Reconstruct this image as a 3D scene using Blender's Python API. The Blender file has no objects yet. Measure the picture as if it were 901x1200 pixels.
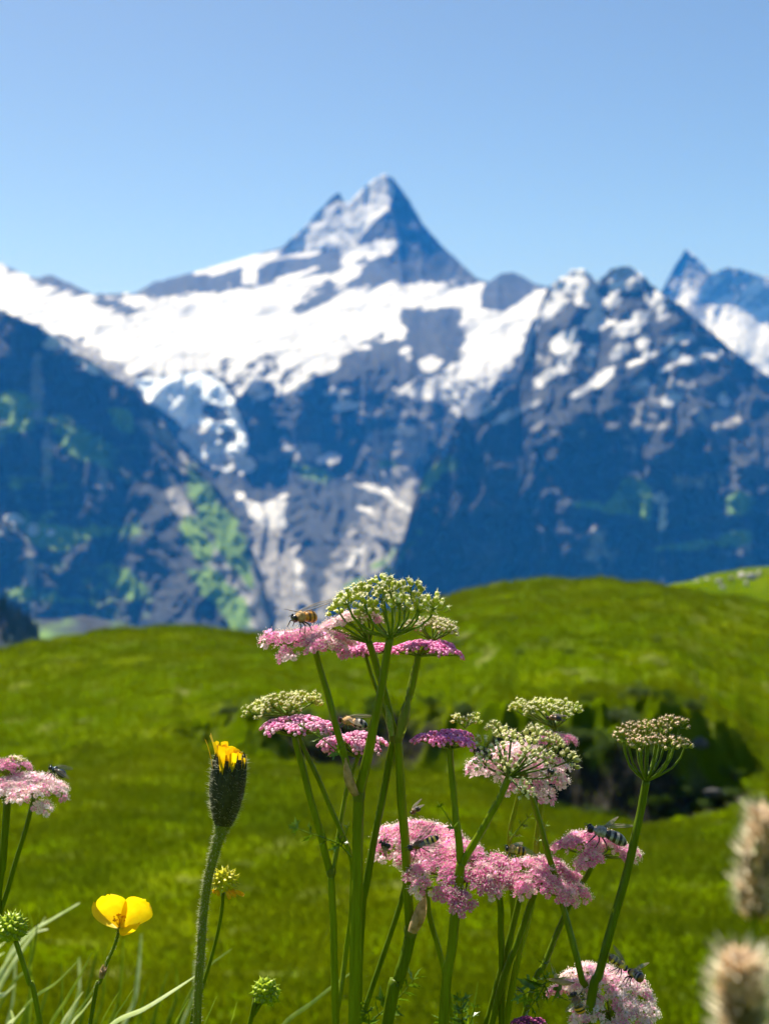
import bpy, math, random
import numpy as np
from mathutils import Vector, Matrix, Quaternion

random.seed(7)
rng = np.random.default_rng(11)
sc = bpy.context.scene
COL = sc.collection
R = math.radians

# ------------------------------------------------------------------ camera, sky, sun, exposure
LENS, SENS = 50.0, 36.0
FPX = 1200 * LENS / SENS            # focal length in photo pixels
PITCH = R(-2.75)
cam = bpy.data.cameras.new('camera')
cam.sensor_fit = 'VERTICAL'; cam.sensor_height = SENS; cam.sensor_width = SENS; cam.lens = LENS
cam.clip_start = 0.02; cam.clip_end = 60000
cam.dof.use_dof = True; cam.dof.focus_distance = 0.70; cam.dof.aperture_fstop = 15.0
camo = bpy.data.objects.new('camera', cam); COL.objects.link(camo)
camo.location = (0, 0, 0); camo.rotation_euler = (R(90) + PITCH, 0, 0)
sc.camera = camo

SUN_EL, SUN_AZ = R(57), R(-38)      # azimuth clockwise from straight ahead (+Y)
SUN_DIR = Vector((math.sin(SUN_AZ) * math.cos(SUN_EL), math.cos(SUN_AZ) * math.cos(SUN_EL), math.sin(SUN_EL)))
world = bpy.data.worlds.new('World'); sc.world = world; world.use_nodes = True
wn = world.node_tree
bg = wn.nodes['Background']
sky = wn.nodes.new('ShaderNodeTexSky'); sky.sky_type = 'NISHITA'; sky.sun_disc = False
sky.sun_elevation = SUN_EL; sky.sun_rotation = SUN_AZ; sky.altitude = 2200
sky.air_density = 1.0; sky.dust_density = 4.5; sky.ozone_density = 3.0
wn.links.new(sky.outputs[0], bg.inputs[0]); bg.inputs[1].default_value = 0.056
sun = bpy.data.lights.new('sun', 'SUN'); sun.energy = 5.0; sun.angle = R(0.53); sun.color = (1.0, 0.95, 0.87)
suno = bpy.data.objects.new('sun', sun); COL.objects.link(suno)
suno.rotation_euler = SUN_DIR.to_track_quat('Z', 'Y').to_euler()
sc.view_settings.view_transform = 'Standard'; sc.view_settings.look = 'None'
sc.view_settings.exposure = 1.15; sc.view_settings.gamma = 1.0
sc.render.engine = 'CYCLES'
sc.cycles.use_denoising = True
sc.cycles.max_bounces = 8; sc.cycles.transparent_max_bounces = 12
sc.cycles.volume_bounces = 1; sc.cycles.sample_clamp_indirect = 6

# ------------------------------------------------------------------ helpers
CP, SP = math.cos(PITCH), math.sin(PITCH)

def at(px, py, depth):
    """world point seen at a photo pixel, at a forward distance"""
    cx, cy = (px - 450.5) / FPX, (600 - py) / FPX
    x, y, z = cx, CP - cy * SP, SP + cy * CP
    k = depth / y
    return Vector((x * k, depth, z * k))

def at_np(px, py, depth):
    cx, cy = (px - 450.5) / FPX, (600 - py) / FPX
    y = CP - cy * SP
    k = depth / y
    return np.stack([cx * k, depth + 0 * k, (SP + cy * CP) * k], -1)

def hash3(ix, iy, iz):
    h = (ix.astype(np.int64) * 374761393 + iy.astype(np.int64) * 668265263 + iz.astype(np.int64) * 2147483647 // 7) & 0xffffffff
    h = ((h ^ (h >> 13)) * 1274126177) & 0xffffffff
    h = ((h ^ (h >> 16)) * 2246822519) & 0xffffffff
    return ((h ^ (h >> 15)) & 0xffffff) / float(0xffffff)

def vnoise(x, y, z=None):
    """gradient noise, 0..1"""
    x = np.asarray(x, float); y = np.asarray(y, float)
    z = np.zeros_like(x) if z is None else np.asarray(z, float) + 0 * x
    ix, iy, iz = np.floor(x), np.floor(y), np.floor(z)
    fx, fy, fz = x - ix, y - iy, z - iz
    ux, uy, uz = (f * f * f * (f * (f * 6 - 15) + 10) for f in (fx, fy, fz))
    flat = np.ndim(z) == 0 or not np.any(fz)
    r = 0
    for dx in (0, 1):
        for dy in (0, 1):
            for dz in ((0,) if flat else (0, 1)):
                w = (ux if dx else 1 - ux) * (uy if dy else 1 - uy) * (1 if flat else (uz if dz else 1 - uz))
                h = hash3(ix + dx, iy + dy, iz + dz) * 6.2831853
                r = r + w * (np.cos(h) * (fx - dx) + np.sin(h) * (fy - dy))
    return np.clip(0.5 + 0.85 * r, 0, 1)

def fbm(x, y, z=0.0, octs=5, gain=0.5):
    a, s, n = 1.0, 0.0, 0.0
    for o in range(octs):
        s = s + a * vnoise(x * 2 ** o + 17.3 * o, y * 2 ** o + 5.1 * o, z * 2 ** o + 31.7 * o); n += a; a *= gain
    return s / n

def ridged(x, y, z=0.0, octs=5, gain=0.5):
    a, s, n = 1.0, 0.0, 0.0
    for o in range(octs):
        v = 1 - np.abs(2 * vnoise(x * 2 ** o + 13.7 * o, y * 2 ** o + 3.3 * o, z + 7.7 * o) - 1)
        s = s + a * v * v; n += a; a *= gain
    return s / n

def interp(x, pts, k=1):
    p = np.array(pts, float)
    return np.interp(x, p[:, 0], p[:, k])

def link(o, parent=None):
    COL.objects.link(o)
    if parent is not None: o.parent = parent
    return o

def tag(o, label=None, cat=None, group=None, kind=None):
    if label: o['label'] = label
    if cat: o['category'] = cat
    if group: o['group'] = group
    if kind: o['kind'] = kind
    return o

def empty(name, loc):
    o = bpy.data.objects.new(name, None); o.location = loc
    o.empty_display_size = 0.01
    return link(o)

def world_loc(o):
    v = Vector(o.location)
    while o.parent is not None:
        o = o.parent; v = v + Vector(o.location)
    return v

class MB:
    def __init__(s): s.v = []; s.f = []; s.m = []
    def add(s, vs, fs, m=0):
        b = len(s.v); s.v.extend([tuple(v) for v in vs])
        s.f.extend([tuple(i + b for i in f) for f in fs]); s.m.extend([m] * len(fs))
    def tube(s, pts, rad, sides=8, m=0, ridge=0.0, cap=True):
        pts = [Vector(p) for p in pts]; n = len(pts)
        if not hasattr(rad, '__len__'): rad = [rad] * n
        t0 = (pts[1] - pts[0]).normalized()
        u = t0.orthogonal().normalized(); vs = []; prev = t0
        for i, p in enumerate(pts):
            t = (pts[min(i + 1, n - 1)] - pts[max(i - 1, 0)])
            t = t.normalized() if t.length > 0 else prev
            q = prev.rotation_difference(t); u = (q @ u).normalized(); prev = t
            w = t.cross(u)
            for k in range(sides):
                a = 2 * math.pi * k / sides
                r = rad[i] * (1 + (ridge if k % 2 else -ridge))
                vs.append(p + (u * math.cos(a) + w * math.sin(a)) * r)
        fs = [(i * sides + k, i * sides + (k + 1) % sides, (i + 1) * sides + (k + 1) % sides, (i + 1) * sides + k) for i in range(n - 1) for k in range(sides)]
        if cap: fs += [tuple(range(sides))[::-1], tuple((n - 1) * sides + k for k in range(sides))]
        s.add(vs, fs, m)
    def lathe(s, prof, seg=10, m=0, frame=None, lobes=0, lobe=0.0, mats=None):
        """prof: (r, h) pairs along local +Z; frame: 4x4"""
        M = frame or Matrix()
        vs = []
        for r, h in prof:
            for k in range(seg):
                a = 2 * math.pi * k / seg
                rr = r * (1 + lobe * math.cos(lobes * a))
                vs.append(M @ Vector((rr * math.cos(a), rr * math.sin(a), h)))
        n = len(prof)
        for i in range(n - 1):
            b = len(s.v)
        fs = [(i * seg + k, i * seg + (k + 1) % seg, (i + 1) * seg + (k + 1) % seg, (i + 1) * seg + k) for i in range(n - 1) for k in range(seg)]
        b = len(s.m); s.add(vs, fs, m)
        if mats:
            for i in range(n - 1):
                for k in range(seg): s.m[b + i * seg + k] = mats[i]
    def mesh(s, name, mats, smooth=True, origin=(0, 0, 0)):
        me = bpy.data.meshes.new(name)
        o = Vector(origin)
        me.from_pydata([tuple(Vector(v) - o) for v in s.v], [], s.f)
        for mt in mats: me.materials.append(mt)
        me.polygons.foreach_set('material_index', s.m)
        if smooth: me.polygons.foreach_set('use_smooth', [True] * len(s.f))
        me.update()
        return me
    def build(s, name, mats, parent=None, smooth=True, at_loc=None):
        pl = world_loc(parent) if parent is not None else Vector((0, 0, 0))
        loc = Vector(at_loc) if at_loc is not None else pl
        o = bpy.data.objects.new(name, s.mesh(name, mats, smooth, loc))
        o.location = loc - pl
        return link(o, parent)

def np_mesh(name, V, F, mats, smooth=True):
    me = bpy.data.meshes.new(name)
    V = np.asarray(V, np.float32).reshape(-1, 3); F = np.asarray(F, np.int32)
    k = F.shape[1]
    me.vertices.add(len(V)); me.vertices.foreach_set('co', V.ravel())
    me.loops.add(F.size); me.loops.foreach_set('vertex_index', F.ravel())
    me.polygons.add(len(F)); me.polygons.foreach_set('loop_start', np.arange(len(F), dtype=np.int32) * k)
    me.polygons.foreach_set('loop_total', np.full(len(F), k, np.int32))
    if smooth: me.polygons.foreach_set('use_smooth', np.ones(len(F), bool))
    for m in mats: me.materials.append(m)
    me.update(calc_edges=True); me.validate()
    return me

def grid_faces(nr, nc):
    i, j = np.meshgrid(np.arange(nr - 1), np.arange(nc - 1), indexing='ij')
    a = (i * nc + j).ravel()
    return np.stack([a, a + nc, a + nc + 1, a + 1], -1)

def attr(me, name, arr):
    a = me.attributes.new(name, 'FLOAT_COLOR', 'POINT')
    a.data.foreach_set('color', np.asarray(arr, np.float32).ravel())

# ------------------------------------------------------------------ materials
def new_mat(name):
    m = bpy.data.materials.new(name); m.use_nodes = True
    nt = m.node_tree; nt.nodes.clear()
    out = nt.nodes.new('ShaderNodeOutputMaterial')
    return m, nt, out

def N(nt, t, **kw):
    n = nt.nodes.new(t)
    for k, v in kw.items():
        if k.startswith('i_'):
            key = k[2:]; key = int(key) if key.isdigit() else key.replace('_', ' ')
            n.inputs[key].default_value = v
        else: setattr(n, k, v)
    return n

def ramp(nt, src, stops):
    r = nt.nodes.new('ShaderNodeValToRGB'); cr = r.color_ramp
    while len(cr.elements) < len(stops): cr.elements.new(0.5)
    for e, (p, c) in zip(cr.elements, stops):
        e.position = p; e.color = (*c, 1) if len(c) == 3 else c
    nt.links.new(src, r.inputs[0]); return r.outputs[0]

def mix(nt, fac, a, b):
    n = nt.nodes.new('ShaderNodeMix'); n.data_type = 'RGBA'
    for s, v in ((n.inputs[0], fac), (n.inputs[6], a), (n.inputs[7], b)):
        if hasattr(v, 'node'): nt.links.new(v, s)
        else: s.default_value = v if not isinstance(v, tuple) or len(v) == 4 else (*v, 1)
    return n.outputs[2]

def math_n(nt, op, a, b=None, c=None, clamp=False):
    n = nt.nodes.new('ShaderNodeMath'); n.operation = op; n.use_clamp = clamp
    for s, v in zip(n.inputs, (a, b, c)):
        if v is None: continue
        if hasattr(v, 'node'): nt.links.new(v, s)
        else: s.default_value = v
    return n.outputs[0]

def tissue(name, c1, c2, trans=0.35, rough=0.5, noise=900.0, spec=0.4, tint=None, tip=None, vary=0.25, hue=0.0):
    """plant tissue: two-tone grain, per-object variation, light passing through"""
    m, nt, out = new_mat(name)
    tc = N(nt, 'ShaderNodeTexCoord')
    nz = N(nt, 'ShaderNodeTexNoise', i_Scale=noise, i_Detail=3.0)
    geo = N(nt, 'ShaderNodeNewGeometry')
    nt.links.new(geo.outputs['Position'], nz.inputs['Vector'])
    col = ramp(nt, nz.outputs[0], [(0.35, c1), (0.65, c2)])
    oi = N(nt, 'ShaderNodeObjectInfo')
    hs = N(nt, 'ShaderNodeHueSaturation')
    v = math_n(nt, 'MULTIPLY_ADD', oi.outputs['Random'], 2 * vary, 1 - vary)
    nt.links.new(v, hs.inputs['Value'])
    if hue:
        h = math_n(nt, 'MULTIPLY_ADD', oi.outputs['Random'], hue, 0.5 - hue / 2); nt.links.new(h, hs.inputs['Hue'])
    nt.links.new(col, hs.inputs['Color'])
    p = N(nt, 'ShaderNodeBsdfPrincipled', i_Roughness=rough)
    p.inputs['Specular IOR Level'].default_value = spec
    nt.links.new(hs.outputs[0], p.inputs['Base Color'])
    if trans > 0:
        t = N(nt, 'ShaderNodeBsdfTranslucent')
        if tint:
            nt.links.new(mix(nt, 0.6, hs.outputs[0], tint), t.inputs[0])
        else: nt.links.new(hs.outputs[0], t.inputs[0])
        ms = N(nt, 'ShaderNodeMixShader', i_0=trans)
        nt.links.new(p.outputs[0], ms.inputs[1]); nt.links.new(t.outputs[0], ms.inputs[2])
        nt.links.new(ms.outputs[0], out.inputs[0])
    else: nt.links.new(p.outputs[0], out.inputs[0])
    return m

def stem_material(name, c1, c2, rough=0.38):
    m, nt, out = new_mat(name)
    geo = N(nt, 'ShaderNodeNewGeometry')
    mp = N(nt, 'ShaderNodeMapping'); mp.inputs['Scale'].default_value = (700, 700, 45)
    nt.links.new(geo.outputs['Position'], mp.inputs[0])
    nz = N(nt, 'ShaderNodeTexNoise', i_Scale=1.0, i_Detail=4.0); nt.links.new(mp.outputs[0], nz.inputs['Vector'])
    n2 = N(nt, 'ShaderNodeTexNoise', i_Scale=38.0, i_Detail=3.0); nt.links.new(geo.outputs['Position'], n2.inputs['Vector'])
    col = ramp(nt, nz.outputs[0], [(0.3, c1), (0.7, c2)])
    col = mix(nt, math_n(nt, 'MULTIPLY', n2.outputs[0], 0.45), col, (c2[0] * 1.5, c2[1] * 1.05, c2[2], 1))
    p = N(nt, 'ShaderNodeBsdfPrincipled', i_Roughness=rough); nt.links.new(col, p.inputs['Base Color']); p.inputs['Specular IOR Level'].default_value = 0.28
    bp = N(nt, 'ShaderNodeBump', i_Strength=0.35, i_Distance=0.0004); nt.links.new(nz.outputs[0], bp.inputs['Height'])
    nt.links.new(bp.outputs[0], p.inputs['Normal'])
    t = N(nt, 'ShaderNodeBsdfTranslucent'); nt.links.new(col, t.inputs[0])
    ms = N(nt, 'ShaderNodeMixShader', i_0=0.4)
    nt.links.new(p.outputs[0], ms.inputs[1]); nt.links.new(t.outputs[0], ms.inputs[2])
    nt.links.new(ms.outputs[0], out.inputs[0]); return m

def plain(name, c1, c2=None, rough=0.5, noise=600.0, metal=0.0, spec=0.5, coat=0.0):
    m, nt, out = new_mat(name)
    p = N(nt, 'ShaderNodeBsdfPrincipled', i_Roughness=rough, i_Metallic=metal)
    p.inputs['Specular IOR Level'].default_value = spec; p.inputs['Coat Weight'].default_value = coat
    geo = N(nt, 'ShaderNodeNewGeometry')
    nz = N(nt, 'ShaderNodeTexNoise', i_Scale=noise, i_Detail=4.0); nt.links.new(geo.outputs['Position'], nz.inputs['Vector'])
    c2 = c2 or tuple(c * 0.6 for c in c1)
    nt.links.new(ramp(nt, nz.outputs[0], [(0.35, c1), (0.65, c2)]), p.inputs['Base Color'])
    nt.links.new(p.outputs[0], out.inputs[0]); return m

M = {}
M['stem'] = stem_material('stem_green', (0.125, 0.205, 0.002), (0.24, 0.36, 0.006))
M['stem_dark'] = stem_material('stem_deep_green', (0.075, 0.140, 0.002), (0.155, 0.255, 0.004))
M['stem_grey'] = stem_material('stem_grey_green', (0.12, 0.185, 0.010), (0.20, 0.28, 0.03), 0.6)
M['ray'] = tissue('ray_green', (0.10, 0.18, 0.004), (0.19, 0.29, 0.012), 0.3, 0.4)
M['ray_pale'] = tissue('ray_pale_green', (0.17, 0.25, 0.03), (0.28, 0.37, 0.06), 0.3, 0.4)
M['petal_pink'] = tissue('petal_pink', (0.82, 0.21, 0.52), (0.95, 0.52, 0.74), 0.62, 0.5, 1400, 0.25, vary=0.12)
M['petal_rose'] = tissue('petal_rose', (0.77, 0.13, 0.45), (0.92, 0.38, 0.65), 0.62, 0.5, 1400, 0.25, vary=0.15)
M['petal_pale'] = tissue('petal_pale_pink', (0.93, 0.56, 0.70), (0.97, 0.84, 0.86), 0.62, 0.5, 1400, 0.25, vary=0.10)
M['petal_deep'] = tissue('petal_deep_magenta', (0.50, 0.07, 0.28), (0.70, 0.20, 0.44), 0.45, 0.5, 1400, 0.25, vary=0.15)
M['petal_blush'] = tissue('petal_blush', (0.94, 0.74, 0.82), (0.97, 0.90, 0.92), 0.5, 0.5, 1400, 0.25, vary=0.06)
M['bud_light'] = tissue('bud_light_pink', (0.92, 0.56, 0.74), (0.96, 0.76, 0.84), 0.35, 0.4, 1500, 0.3, vary=0.1)
M['petal_white'] = tissue('petal_cream', (0.86, 0.80, 0.36), (0.94, 0.91, 0.60), 0.55, 0.5, 1400, 0.25, vary=0.10)
M['bud_magenta'] = tissue('bud_magenta', (0.86, 0.17, 0.52), (0.95, 0.45, 0.74), 0.42, 0.4, 1500, 0.3, vary=0.15)
M['bud_pink'] = tissue('bud_pink', (0.90, 0.30, 0.60), (0.96, 0.64, 0.80), 0.42, 0.4, 1500, 0.3, vary=0.12)
M['bud_purple'] = tissue('bud_purple', (0.22, 0.03, 0.14), (0.40, 0.07, 0.26), 0.25, 0.45, 1500, 0.3, vary=0.15)
M['anther'] = tissue('anther_cream', (0.88, 0.80, 0.66), (0.92, 0.86, 0.80), 0.3, 0.5)
M['style'] = tissue('style_white', (0.78, 0.74, 0.36), (0.90, 0.88, 0.66), 0.4, 0.5)
M['ovary'] = tissue('ovary_yellow_green', (0.34, 0.38, 0.07), (0.56, 0.56, 0.18), 0.25, 0.45, vary=0.2)
M['fruit_green'] = tissue('fruit_green', (0.26, 0.34, 0.012), (0.50, 0.54, 0.04), 0.15, 0.4, vary=0.25)
M['fruit_brown'] = tissue('fruit_brown_green', (0.14, 0.19, 0.01), (0.30, 0.30, 0.03), 0.15, 0.4, vary=0.25)
M['petal_brown'] = tissue('petal_withered_pink', (0.50, 0.26, 0.16), (0.78, 0.55, 0.42), 0.3, 0.5)
M['petal_blush_green'] = tissue('style_blush', (0.62, 0.46, 0.24), (0.82, 0.70, 0.48), 0.3, 0.5)
M['sheath'] = tissue('sheath_papery', (0.24, 0.16, 0.05), (0.52, 0.36, 0.19), 0.4, 0.5, 260)
M['leaf'] = tissue('leaf_green', (0.075, 0.15, 0.003), (0.14, 0.25, 0.008), 0.4, 0.33, 300, 0.6)
M['yellow'] = tissue('petal_yellow', (0.86, 0.55, 0.003), (0.92, 0.66, 0.006), 0.58, 0.4, 250, 0.4, vary=0.05)
M['yellow_deep'] = tissue('petal_orange_yellow', (0.82, 0.36, 0.004), (0.90, 0.58, 0.006), 0.45, 0.35, 600, 0.4, vary=0.05)
M['achene'] = tissue('achene_green', (0.22, 0.34, 0.004), (0.46, 0.56, 0.01), 0.3, 0.35, vary=0.15)
M['achene_yellow'] = tissue('achene_yellow', (0.55, 0.55, 0.006), (0.74, 0.66, 0.01), 0.3, 0.35, vary=0.15)
M['bract'] = tissue('bract_blackish', (0.018, 0.024, 0.010), (0.045, 0.050, 0.022), 0.1, 0.6, 500)
M['hair'] = tissue('hair_white', (0.62, 0.62, 0.52), (0.80, 0.80, 0.72), 0.85, 0.4)
M['blade'] = tissue('grass_blade_green', (0.11, 0.18, 0.004), (0.22, 0.29, 0.015), 0.5, 0.35, 60, 0.35, vary=0.3)
M['blade_sheen_tint'] = tissue('grass_blade_sheen_tint', (0.38, 0.46, 0.13), (0.58, 0.63, 0.30), 0.35, 0.3, 60, 0.5, vary=0.15)  # white backlight sheen on the blades, put into a paler base colour
M['spike'] = tissue('spikelet_tan', (0.62, 0.42, 0.22), (0.82, 0.64, 0.42), 0.5, 0.5, 300)
M['spike_dark'] = tissue('spikelet_olive', (0.10, 0.085, 0.03), (0.26, 0.19, 0.08), 0.3, 0.5, 300)
M['awn'] = tissue('awn_cream', (0.78, 0.68, 0.48), (0.90, 0.82, 0.66), 0.6, 0.4)

def cover_material():
    """alpine ground: rock, snow, turf, scree and ice, placed by the 'cover' attribute and broken up by noise"""
    m, nt, out = new_mat('alpine_cover')
    geo = N(nt, 'ShaderNodeNewGeometry'); P = geo.outputs['Position']
    at_ = N(nt, 'ShaderNodeAttribute', attribute_name='cover')
    sp = N(nt, 'ShaderNodeSeparateColor'); nt.links.new(at_.outputs['Color'], sp.inputs[0])
    def nz(scale, detail=5, zs=1.0, rough=0.55):
        mp = N(nt, 'ShaderNodeMapping'); mp.inputs['Scale'].default_value = (scale, scale * 0.6, scale * zs)
        nt.links.new(P, mp.inputs[0])
        t = N(nt, 'ShaderNodeTexNoise', i_Scale=1.0, i_Detail=float(detail), i_Roughness=rough)
        nt.links.new(mp.outputs[0], t.inputs['Vector']); return t.outputs[0]
    def streak(deg, along, across):
        m1 = N(nt, 'ShaderNodeMapping'); m1.inputs['Rotation'].default_value = (0, R(deg), 0); nt.links.new(P, m1.inputs[0])
        m2 = N(nt, 'ShaderNodeMapping'); m2.inputs['Scale'].default_value = (1 / along, 1 / 400., 1 / across); nt.links.new(m1.outputs[0], m2.inputs[0])
        t = N(nt, 'ShaderNodeTexNoise', i_Scale=1.0, i_Detail=4.0, i_Roughness=.5, i_Distortion=.4); nt.links.new(m2.outputs[0], t.inputs['Vector']); return t.outputs[0]
    big, mid, fine, strat = nz(1 / 420.), nz(1 / 120.), nz(1 / 45., 4), nz(1 / 260., 5, 4.5)
    mid_s = streak(33, 260., 62.)
    rock = ramp(nt, mix_val(nt, strat, fine, 0.45), [(0.30, (0.010, 0.012, 0.016)), (0.52, (0.020, 0.023, 0.029)), (0.66, (0.042, 0.044, 0.050)), (0.80, (0.11, 0.105, 0.10))])
    def sel(field, noise, lo=0.44, hi=0.56, amp=0.9):
        s = math_n(nt, 'MULTIPLY_ADD', math_n(nt, 'SUBTRACT', noise, 0.5), amp, field)
        r = N(nt, 'ShaderNodeMapRange', interpolation_type='SMOOTHSTEP'); r.inputs[1].default_value = lo; r.inputs[2].default_value = hi
        nt.links.new(s, r.inputs[0]); return r.outputs[0]
    scree = ramp(nt, fine, [(0.3, (0.10, 0.098, 0.096)), (0.6, (0.21, 0.20, 0.19)), (0.75, (0.34, 0.32, 0.30))])
    turf = ramp(nt, mid, [(0.3, (0.045, 0.095, 0.010)), (0.55, (0.095, 0.175, 0.015)), (0.75, (0.15, 0.23, 0.02))])
    snow = ramp(nt, mid_s, [(0.34, (0.26, 0.265, 0.28)), (0.47, (0.43, 0.425, 0.425)), (0.68, (0.58, 0.57, 0.56))])
    ice = ramp(nt, strat, [(0.3, (0.56, 0.63, 0.69)), (0.6, (0.78, 0.82, 0.85))])
    c = mix(nt, sel(sp.outputs['Blue'], mix_val(nt, mid, fine, 0.5), 0.40, 0.62, 1.6), rock, scree)
    c = mix(nt, sel(sp.outputs['Green'], mix_val(nt, mid, strat, 0.5), 0.42, 0.62, 1.6), c, turf)
    c = mix(nt, sel(at_.outputs['Alpha'], mid, 0.42, 0.6, 1.0), c, ice)
    c = mix(nt, sel(sp.outputs['Red'], mix_val(nt, mid_s, fine, 0.3), 0.46, 0.58, 1.9), c, snow)
    p = N(nt, 'ShaderNodeBsdfPrincipled', i_Roughness=0.85); p.inputs['Specular IOR Level'].default_value = 0.15
    nt.links.new(c, p.inputs['Base Color'])
    bp = N(nt, 'ShaderNodeBump', i_Strength=0.7, i_Distance=25.0)
    nt.links.new(mix_val(nt, mid, fine, 0.5), bp.inputs['Height']); nt.links.new(bp.outputs[0], p.inputs['Normal'])
    nt.links.new(p.outputs[0], out.inputs[0]); return m

def mix_val(nt, a, b, f):
    n = nt.nodes.new('ShaderNodeMix'); n.data_type = 'FLOAT'; n.inputs[0].default_value = f
    nt.links.new(a, n.inputs[2]); nt.links.new(b, n.inputs[3]); return n.outputs[0]

def meadow_material():
    m, nt, out = new_mat('meadow_turf')
    geo = N(nt, 'ShaderNodeNewGeometry'); P = geo.outputs['Position']
    at_ = N(nt, 'ShaderNodeAttribute', attribute_name='cover')
    sp = N(nt, 'ShaderNodeSeparateColor'); nt.links.new(at_.outputs['Color'], sp.inputs[0])
    def nz(scale, detail=5, rough=0.6):
        t = N(nt, 'ShaderNodeTexNoise', i_Scale=scale, i_Detail=float(detail), i_Roughness=rough); nt.links.new(P, t.inputs['Vector']); return t.outputs[0]
    a, b, d = nz(0.04), nz(0.22), nz(3.0, 4)
    turf = ramp(nt, mix_val(nt, a, b, 0.5), [(0.36, (0.048, 0.080, 0.0)), (0.5, (0.068, 0.105, 0.0)), (0.64, (0.112, 0.140, 0.001))])
    pale = N(nt, 'ShaderNodeMapRange'); pale.inputs[1].default_value = .60; pale.inputs[2].default_value = .74; nt.links.new(nz(0.35, 3), pale.inputs[0])
    turf = mix(nt, pale.outputs[0], turf, (0.16, 0.17, 0.05, 1))
    turf = mix(nt, math_n(nt, 'MULTIPLY', d, 0.35), turf, (0.040, 0.072, 0.0, 1))
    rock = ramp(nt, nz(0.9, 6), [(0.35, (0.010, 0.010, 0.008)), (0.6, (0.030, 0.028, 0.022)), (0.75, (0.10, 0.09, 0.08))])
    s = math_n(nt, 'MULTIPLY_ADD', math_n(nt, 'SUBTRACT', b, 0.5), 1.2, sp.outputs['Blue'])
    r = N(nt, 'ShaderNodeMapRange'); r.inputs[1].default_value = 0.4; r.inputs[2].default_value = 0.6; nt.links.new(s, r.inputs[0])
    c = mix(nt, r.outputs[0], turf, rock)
    p = N(nt, 'ShaderNodeBsdfPrincipled', i_Roughness=0.95); p.inputs['Specular IOR Level'].default_value = 0.0
    nt.links.new(c, p.inputs['Base Color'])
    bp = N(nt, 'ShaderNodeBump', i_Strength=0.2, i_Distance=0.25); nt.links.new(mix_val(nt, b, d, 0.4), bp.inputs['Height']); nt.links.new(bp.outputs[0], p.inputs['Normal'])
    nt.links.new(p.outputs[0], out.inputs[0]); return m

M['cover'] = cover_material()
M['meadow'] = meadow_material()

# ------------------------------------------------------------------ mountains
def poly_field(px, py, pts, soft):
    P = np.array(pts, float); n = len(P)
    d = np.full(px.shape, 1e9); inside = np.zeros(px.shape, bool)
    for i in range(n):
        a, b = P[i], P[(i + 1) % n]
        ab = b - a; t = np.clip(((px - a[0]) * ab[0] + (py - a[1]) * ab[1]) / max(ab @ ab, 1e-9), 0, 1)
        d = np.minimum(d, np.hypot(px - a[0] - t * ab[0], py - a[1] - t * ab[1]))
        cond = ((a[1] > py) != (b[1] > py))
        xi = a[0] + (py - a[1]) * ab[0] / (ab[1] if abs(ab[1]) > 1e-9 else 1e-9)
        inside ^= cond & (px < xi)
    return np.clip(0.5 + np.where(inside, d, -d) / (2 * soft), 0, 1)

def ell_field(px, py, e, soft):
    cx, cy, rx, ry = e[:4]; rot = R(e[4]) if len(e) > 4 else 0.0
    c, s = math.cos(rot), math.sin(rot)
    u = ((px - cx) * c + (py - cy) * s) / rx; v = (-(px - cx) * s + (py - cy) * c) / ry
    return np.clip(0.5 + (1 - np.hypot(u, v)) * min(rx, ry) / (2 * soft), 0, 1)

def field(px, py, shapes, soft=9.0, level=1.0):
    f = np.zeros(px.shape)
    for s in shapes:
        g = ell_field(px, py, s, soft) if not hasattr(s[0], '__len__') else poly_field(px, py, s, soft)
        f = np.maximum(f, g)
    return f * level

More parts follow.
